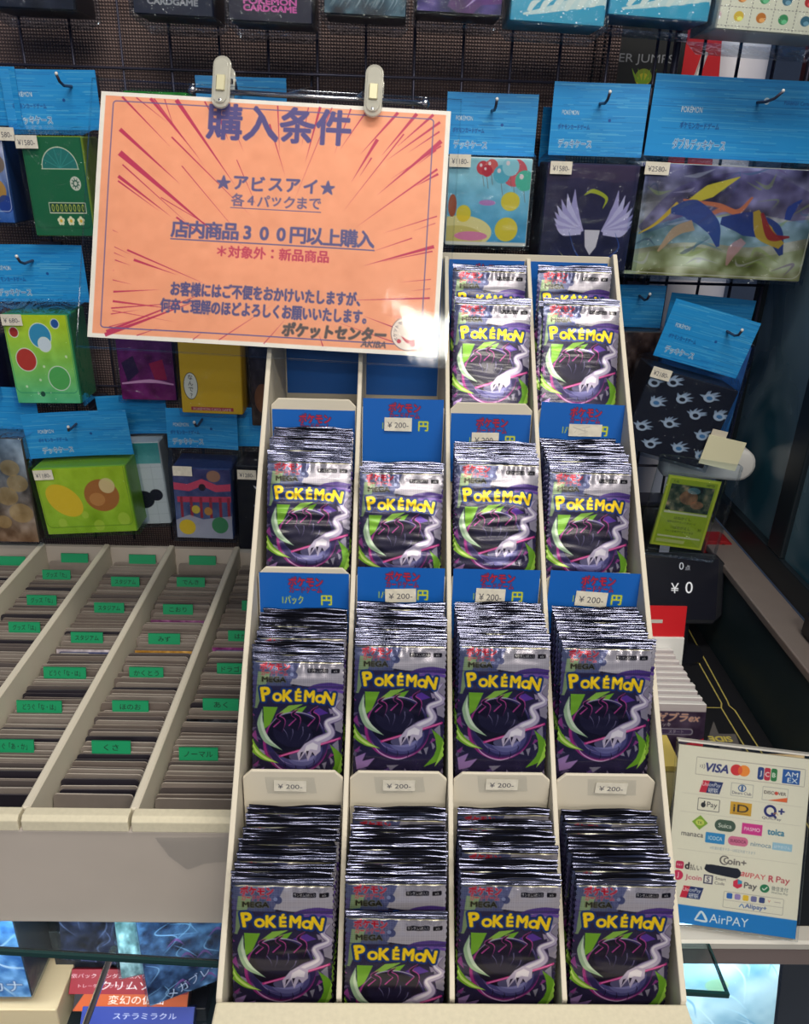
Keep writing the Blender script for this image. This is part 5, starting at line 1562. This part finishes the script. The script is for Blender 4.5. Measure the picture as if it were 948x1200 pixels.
k.text('V', 82, 120, 3, (206, 70, 60)); k.rect(86, 119.8, 91, 120.2, (160, 150, 150)); k.text('Alipay+', 72, 126.8, 5, (40, 70, 150), bold=.3, fit=17); k.stroke([(59, 128), (61, 125.4), (63, 128.4)], .7, (40, 110, 190))
k.rect(0, 132.6, 105, 148, (26, 124, 200))
A_ = [(25, 143.6), (29.6, 136), (34.6, 143.6)]
k.stroke(A_ + [(25, 143.6)], 1.2, (214, 230, 240)); k.line(25, 143.6, 34.6, 143.6, 1.2, (214, 230, 240)); k.line(25, 143.6, 29.8, 135.8, 1.2, (214, 230, 240)); k.line(34.6, 143.6, 29.8, 135.8, 1.2, (214, 230, 240))
k.text('AirPAY', 52, 140.4, 10.5, (220, 232, 240), bold=.15, fit=31)
ps = empty('payment_sign', (0.2905, 0.4478, CZ + .0022), (rad(-24), 0, rad(-9)))
tag(ps, 'acrylic sign stand showing payment logos above a blue foot band', 'sign')
PSW, PSH = .105, .150
sheet('payment_sheet', k, flat(-PSW/2, PSW/2, -.0012, PSH, .002), M['print'], ps)
MB().box(-PSW/2, PSW/2, -.0009, .0006, .002, PSH).build('backing_card', M['card_white'], ps)
MB().box(-PSW/2 - .0015, PSW/2 + .0015, -.0034, -.0018, .0005, PSH + .003, bev=.0004).build('front_plate', M['acrylic'], ps)
MB().box(-PSW/2 - .0015, PSW/2 + .0015, .0012, .0032, .0005, PSH + .003, bev=.0004).build('rear_plate', M['acrylic'], ps)
fz = MB().prism([(.0034, .004), (.0054, .004), (.053, .0255), (.053, .0275)], 'x', -PSW/2, PSW/2)
fz.build('rear_foot', M['acrylic'], ps)
MB().box(-PSW/2 - .0015, PSW/2 + .0015, -.0034, .0032, PSH + .0032, PSH + .0046).build('top_fold', M['silver_frame'], ps)

# beige picture card standing behind the payment sign at the right edge
bc = tag(empty('picture_card', (0.356, 0.54, CZ + .0005), (rad(-18), 0, 0)), 'beige card with a thin brown drawing behind the payment sign at the right edge', 'card')
k = Ink(70, 110, 1.8, (232, 206, 160))
for i in range(9):
    k.stroke([(50 + i*1.2, 20 + i*5), (56 + 3*sin(i), 24 + i*5), (60, 30 + i*5)], [.3, .9, .3], (110, 70, 50))
k.stroke([(50, 60), (58, 72), (50, 80), (60, 90)], [.3, 1, 1, .3], (80, 60, 50))
MB().box(-.036, .036, 0, .002, 0, .088).build('card_stock', M['beige_wood'], bc)
sheet('card_drawing', k, flat(-.035, .035, -.0004, .087, .001), M['paper'], bc)
bt = tag(empty('cream_card_box', (0.243, 0.535, CZ + .0005)), 'plain cream box edge standing between the display and the payment sign', 'box')
MB().box(-.02, .02, 0, .04, 0, .092, bev=.001).build('box_body', mat('cream_box', C(222, 212, 160), .5), bt)
MB().box(-.0205, .0205, -.0005, .0405, .0925, .098).build('box_lid', mat('cream_box_lid', C(200, 180, 96), .5), bt)

# ================================================================== right of the display
# playmat on the dark counter
mt_ = tag(empty('playmat', (0.36, 0.75, CZ - .0005)), 'black playmat with double yellow lines and a grey bolt mark on the right counter', 'playmat')
k = Ink(112, 360, 2.2, (16, 17, 24))
def L(*p):
    for a, b_ in zip(p[:-1], p[1:]): k.line(a[0], a[1], b_[0], b_[1], 1.3, (196, 180, 96))
L((91, 20), (88, 182), (85, 190), (87, 400)); L((101, 20), (95, 180), (94, 186), (97, 194), (100, 400)); L((0, 190), (85, 190))
k.poly([(52, 246), (70, 212), (68, 232), (84, 232), (80, 262), (56, 262), (66, 246)], (96, 92, 92))
k.text('SIDE', 67, 240, 11, (206, 190, 90), bold=.7, ang=180)
MB().box(-.0665, .0685, -.20, .20, 0.0, .0022, bev=.0008).build('mat_base', M['black_matte'], mt_)
sheet('mat_print', k, lambda U, V: (-.0655 + U*.133, .195 - V*.39, .0024 + 0*U), M['paper'], mt_)

# starter decks stood in a row, white edges up
def starter(i, y, label):
    t = tag(empty('starter_deck_box', (0.290, y, CZ + .0026), (rad(-16), 0, rad(-1))), label, 'card box', 'row of red starter deck boxes')
    MB().box(-.036, .036, .0004, .0085, 0, .086, bev=.0008).build('box_body', M['white_plastic'], t)
    k = Ink(72, 86, 1.6, (60, 46, 70))
    k.a = np.clip(k.a + k.noise(.05, 6, 3)[..., None], 0, 1)
    k.poly([(72, 36), (50, 44), (40, 86), (72, 86)], (206, 22, 44)); k.poly([(0, 50), (20, 44), (34, 60), (26, 86), (0, 86)], (24, 18, 24)); k.disc(24, 62, 12, 12, (60, 26, 30), .8)
    k.rect(0, 0, 72, 8, (180, 172, 176))
    k.text('ゼブラex', 44, 14, 10, (206, 150, 120), bold=.5, skew=.3, fit=44, outline=((236, 232, 230), .6))
    k.text('デッキ', 30, 22, 5, (226, 222, 222)); k.rect(26, 26, 60, 33, (150, 146, 160), 1, 3); k.rect(27, 27, 59, 32, (70, 56, 90), 1, 2.6); k.text('スタート', 43, 29.5, 4, (220, 220, 226))
    sheet('front_print', k, flat(-.0355, .0355, -.0004, .0855, .0005), M['print'], t)
    return t
for i in range(10):
    o = starter(i, .615 + i*.0105, 'front starter deck box with dark art and a red wedge, right of the display' if i == 0 else 'white edged starter deck box in the row behind the front one') if i == 0 else None
    if i == 0:
        st0 = o
    else:
        o = st0.copy(); COL.objects.link(o)
        for ch in list(st0.children):
            if ch.name.startswith('front_print') and i < 9: pass
            c_ = ch.copy(); COL.objects.link(c_); c_.parent = o
        o.location = (0.290 + rng.uniform(-.001, .001) - .0004*i, .615 + i*.0105, CZ + .0026)
        o['label'] = 'white edged starter deck box in the row behind the front one'
rh = tag(empty('starter_deck_box', (0.302, .724, CZ + .0026), (rad(-12), 0, 0)), 'rearmost starter deck box with a red hanging tab and slot', 'card box', 'row of red starter deck boxes')
MB().box(-.036, .036, 0, .009, 0, .094, bev=.0008).build('box_body', M['white_plastic'], rh)
MB().box(-.036, .036, .003, .0044, .094, .130).build('hang_tab', M['red'], rh)
MB().box(-.010, .010, .0026, .0030, .110, .114).build('euro_slot', M['silver_frame'], rh)

# customer display of the till
cd = tag(empty('customer_display', (0.362, .83, CZ), (rad(-20), 0, 0)), 'black customer display tablet showing zero yen, right of the display', 'tablet')
MB().prism([(-.07, .05), (.055, .05), (.067, .062), (.067, .128), (.055, .14), (-.07, .14)], 'y', 0, .010).build('tablet_body', M['black_plastic'], cd, bevel=.002)
k = Ink(120, 78, 2.4, (14, 15, 24))
k.text('0', 73, 10, 13, (196, 200, 206), bold=.1); k.text('点', 81, 12, 7, (180, 184, 192))
k.text('¥', 66, 38, 18, (206, 208, 212), bold=.35); k.text('0', 84, 37, 21, (214, 216, 220), bold=.3)
sm = printed('screen', .25)
nt = sm.node_tree
a_ = [n for n in nt.nodes if n.type == 'VERTEX_COLOR'][0]
nt.links.new(a_.outputs[0], nt.nodes['Principled BSDF'].inputs['Emission Color'])
nt.nodes['Principled BSDF'].inputs['Emission Strength'].default_value = .35
sheet('screen', k, flat(-.062, .058, -.0006, .134, .056), sm, cd)
MB().tube([(.02, .012, .05), (.02, .016, .002)], .009, 12).build('stand_post', M['black_plastic'], cd)
MB().prism([(.02 + .03*cos(rad(q*20)), .02 + .03*sin(rad(q*20))) for q in range(18)], 'z', .0015, .006).build('stand_base', M['black_plastic'], cd).rotation_euler = (rad(20), 0, 0)

# steel box behind the till display
sb = tag(empty('steel_canister', (0.352, .96, CZ)), 'brushed steel canister behind the black customer display', 'canister')
MB().box(-.025, .025, 0, .03, .0005, .16, bev=.003).build('canister_body', M['steel'], sb)
MB().box(-.027, .027, -.002, .032, .16, .166, bev=.001).build('canister_lid', M['dark_wire'], sb)

# card in a clear sleeve hanging below the tufted case
ac = AY(757, 545, .86); ad_ = AY(838, 652, .86)
acr = tag(empty('carded_accessory', (0.353, .855, AY(800, 650, .86).z), (rad(-4), rad(7), 0)), 'green bordered trading card in a clear hanging bag, right of the display', 'trading card')
k = Ink(63, 88, 2.2, (196, 206, 60))
k.rect(2.5, 2.5, 60.5, 85.5, (156, 178, 40), 1, 1)
k.rect(5, 9, 58, 42, (60, 74, 60)); sh_ = k.a.copy()
nzz = k.noise(.14, 9, 2)
Xk, Yk = k.grid()
msk = ((Xk > 5) & (Xk < 58) & (Yk > 9) & (Yk < 42))[..., None]
k.a = np.where(msk, np.clip(k.a + nzz[..., None]*np.array([1.2, .8, .6]), 0, 1), k.a)
k.disc(30, 24, 11, 9, (176, 110, 80), .6); k.disc(42, 32, 8, 5, (190, 120, 90), .6); k.disc(34, 15, 8, 4, (120, 170, 190), .6)
k.text('HP70', 52, 6, 4.4, (40, 60, 30), bold=.1); k.text('たね', 10, 6, 3.6, (40, 60, 30))
k.rect(5, 43, 58, 45.5, (206, 206, 180))
for y, t_, s_ in ((51, 'はねかくし', 4.4), (56, '相手のポケモンにダメージ', 3), (63, 'つばめがえし', 4.4), (68, 'コインを投げてオモテなら', 3)): k.text(t_, 30, y, s_, (40, 56, 24), bold=.08)
k.text('30', 54, 63, 4.6, (30, 40, 20), bold=.1); k.rect(5, 74, 58, 76, (206, 206, 170)); k.rect(5, 79, 40, 83, (190, 196, 120))
MB().box(-.0325, .0325, .0005, .002, .012, .1015, bev=.0004).build('card_stock', mat('card_green', C(160, 180, 60), .4), acr)
sheet('card_face', k, flat(-.0315, .0315, 0, .1005, .0125), M['print'], acr)
MB().box(-.035, .035, -.004, -.0015, .008, .106, bev=.0006).build('hard_sleeve', M['acrylic'], acr)
MB().box(-.048, .050, -.0065, .0055, .0, .125, bev=.002).build('clear_bag', M['film'], acr)
# folded white price tag
wt = tag(empty('price_tag', tuple(AY(838, 547, .866)), (0, rad(10), rad(-6))), 'blank cream folded tag hanging over the clear card bag', 'tag')
MB().box(-.020, .024, 0, .0012, 0, .036).build('front_leaf', mat('cream_tag', C(226, 222, 190), .6), wt)
MB().box(-.018, .0, .002, .0032, .003, .043).build('rear_leaf', M['card_white'], wt)
# rounded white arm tip behind it
arm = tag(empty('lamp_arm', tuple(AY(862, 545, .93))), 'rounded pale plastic arm tip behind the cream tag against the window', 'arm')
p = [(-.09, -.020), (-.02, -.022)] + [(.006 + .022*cos(rad(q)), -.002 + .022*sin(rad(q))) for q in range(-80, 81, 20)] + [(-.02, .024), (-.09, .028)]
MB().prism([(a*1.0, b_*1.0) for a, b_ in p], 'y', 0, .03).build('arm_shell', M['white_plastic'], arm, True, bevel=.006)
MB().tube([(-.07, .03, 0), (-.07, .25, -.02)], .01, 10).build('arm_joint', M['silver_frame'], arm, True)
rbx = tag(empty('red_holder', tuple(AY(845, 650, .93))), 'small red plastic holder with a dark hole near the ledge', 'holder')
MB().prism([(-.024, 0), (.008, 0), (.012, .004), (.012, .016), (.004, .020), (-.024, .020)], 'y', 0, .03).build('holder_body', mat('dull_red', C(150, 18, 28), .5), rbx, bevel=.001)
MB().prism([(.0 + .003*cos(rad(q*30)), .013 + .003*sin(rad(q*30))) for q in range(12)], 'y', -.0006, .0004).build('hole_plug', M['black_matte'], rbx)
# black cable and handle at the right edge on the ledge
hd = tag(empty('window_latch', (0.462, .70, H - .4635)), 'dark window latch with a loop of cable on the ledge at the right edge', 'latch')
MB().box(-.012, .004, -.06, .02, .0, .03, bev=.004).build('latch_body', M['black_plastic'], hd)
MB().tube([(-.01, -.05 + .02*cos(rad(q)), .035 + .016*sin(rad(q))) for q in range(-20, 201, 20)], .003, 8).build('cable_loop', M['black_plastic'], hd, True)

# ------------------------------------------------------------------ behind the wall, upper right
pil = MB()
pil.prism([(.49 + .052*cos(rad(q*15)), 1.32 + .052*sin(rad(q*15))) for q in range(24)], 'z', 0.0, 2.6)
structure(pil.build('pillar_1', mat('white_post', C(206, 204, 214), .45), None, True))
bd = tag(empty('poster_board', (0.318, 1.16, H - .5)), 'dark poster panel with faint white capitals ending in JUMPS behind the wire rack', 'poster')
MB().box(-.058, .052, 0, .02, 0, .66).build('poster_panel', M['black_matte'], bd)
k = Ink(108, 100, 2.2, (20, 24, 30))
k.text('POWER JUMPS', 40, 32, 13.5, (150, 152, 160), bold=.25, fit=112)
k.disc(60, 52, 11, 10, (150, 170, 40), .8); k.disc(60, 56, 8, 9, (206, 190, 50), .8)
for q in range(5): k.stroke([(60, 62), (60 + (q - 2)*5, 52), (60 + (q - 2)*8, 42)], [3, 3, .3], (120, 160, 40))
sheet('poster_print', k, flat(-.057, .051, -.0006, .645, .545), M['paper'], bd)
rs = tag(empty('red_banner', (0.405, 1.22, H - .5)), 'red banner with white script between the poster panel and the white post', 'banner')
MB().prism([(-.04, .45), (.052, .45), (.030, .66), (-.04, .66)], 'y', 0, .012).build('banner_panel', M['red'], rs)
mb = MB()
mb.tube([(-.03, -.001, .60), (-.005, -.001, .585), (.005, -.001, .60), (.012, -.001, .63)], .004, 6); mb.tube([(-.03, -.001, .575), (.0, -.001, .572)], .003, 6); mb.tube([(.01, -.001, .552), (.035, -.001, .54)], .002, 6)
mb.build('white_script', M['white_plastic'], rs)
for i, x in enumerate((0.224, 0.2345)):
    ch = tag(empty('ball_chain', (x, 1.022, H + .02)), 'black ball chain hanging down the woven board, %s of the pair' % ('left' if i == 0 else 'right'), 'chain')
    mb = MB()
    for q in range(34):
        z = .012 + q*.0042
        vs = [(.0017*cos(a)*cos(b_), .0017*sin(a)*cos(b_), z + .0017*sin(b_)) for b_ in (-1.2, -.4, .4, 1.2) for a in (0, 1.05, 2.1, 3.14, 4.19, 5.24)]
        fs = [(r_*6 + s_, r_*6 + (s_ + 1) % 6, (r_ + 1)*6 + (s_ + 1) % 6, (r_ + 1)*6 + s_) for r_ in range(3) for s_ in range(6)]
        mb.add(vs, fs)
    mb.build('beads', M['black_plastic'], ch)
    MB().box(-.006, .006, -.004, .004, -.012, .012, bev=.001).build('weight', M['black_plastic'], ch)
# white racks seen low behind the double case
for i, (x, y) in enumerate(((0.35, 1.35), (0.42, 1.42))):
    wr = tag(empty('white_rack', (x, y, 0)), 'pale rack upright behind the double case, %s of two' % ('nearer' if i == 0 else 'farther'), 'rack')
    MB().box(-.012, .012, 0, .03, 0, H - .02, bev=.002).build('upright', M['white_plastic'], wr)
    for z in (H - .36, H - .22, H - .09): MB().box(-.05, .05, -.01, .0, z, z + .006).build('cross_bar', M['silver_frame'], wr)

bpy.data.objects.remove(_fo)
bpy.data.curves.remove(_fc)
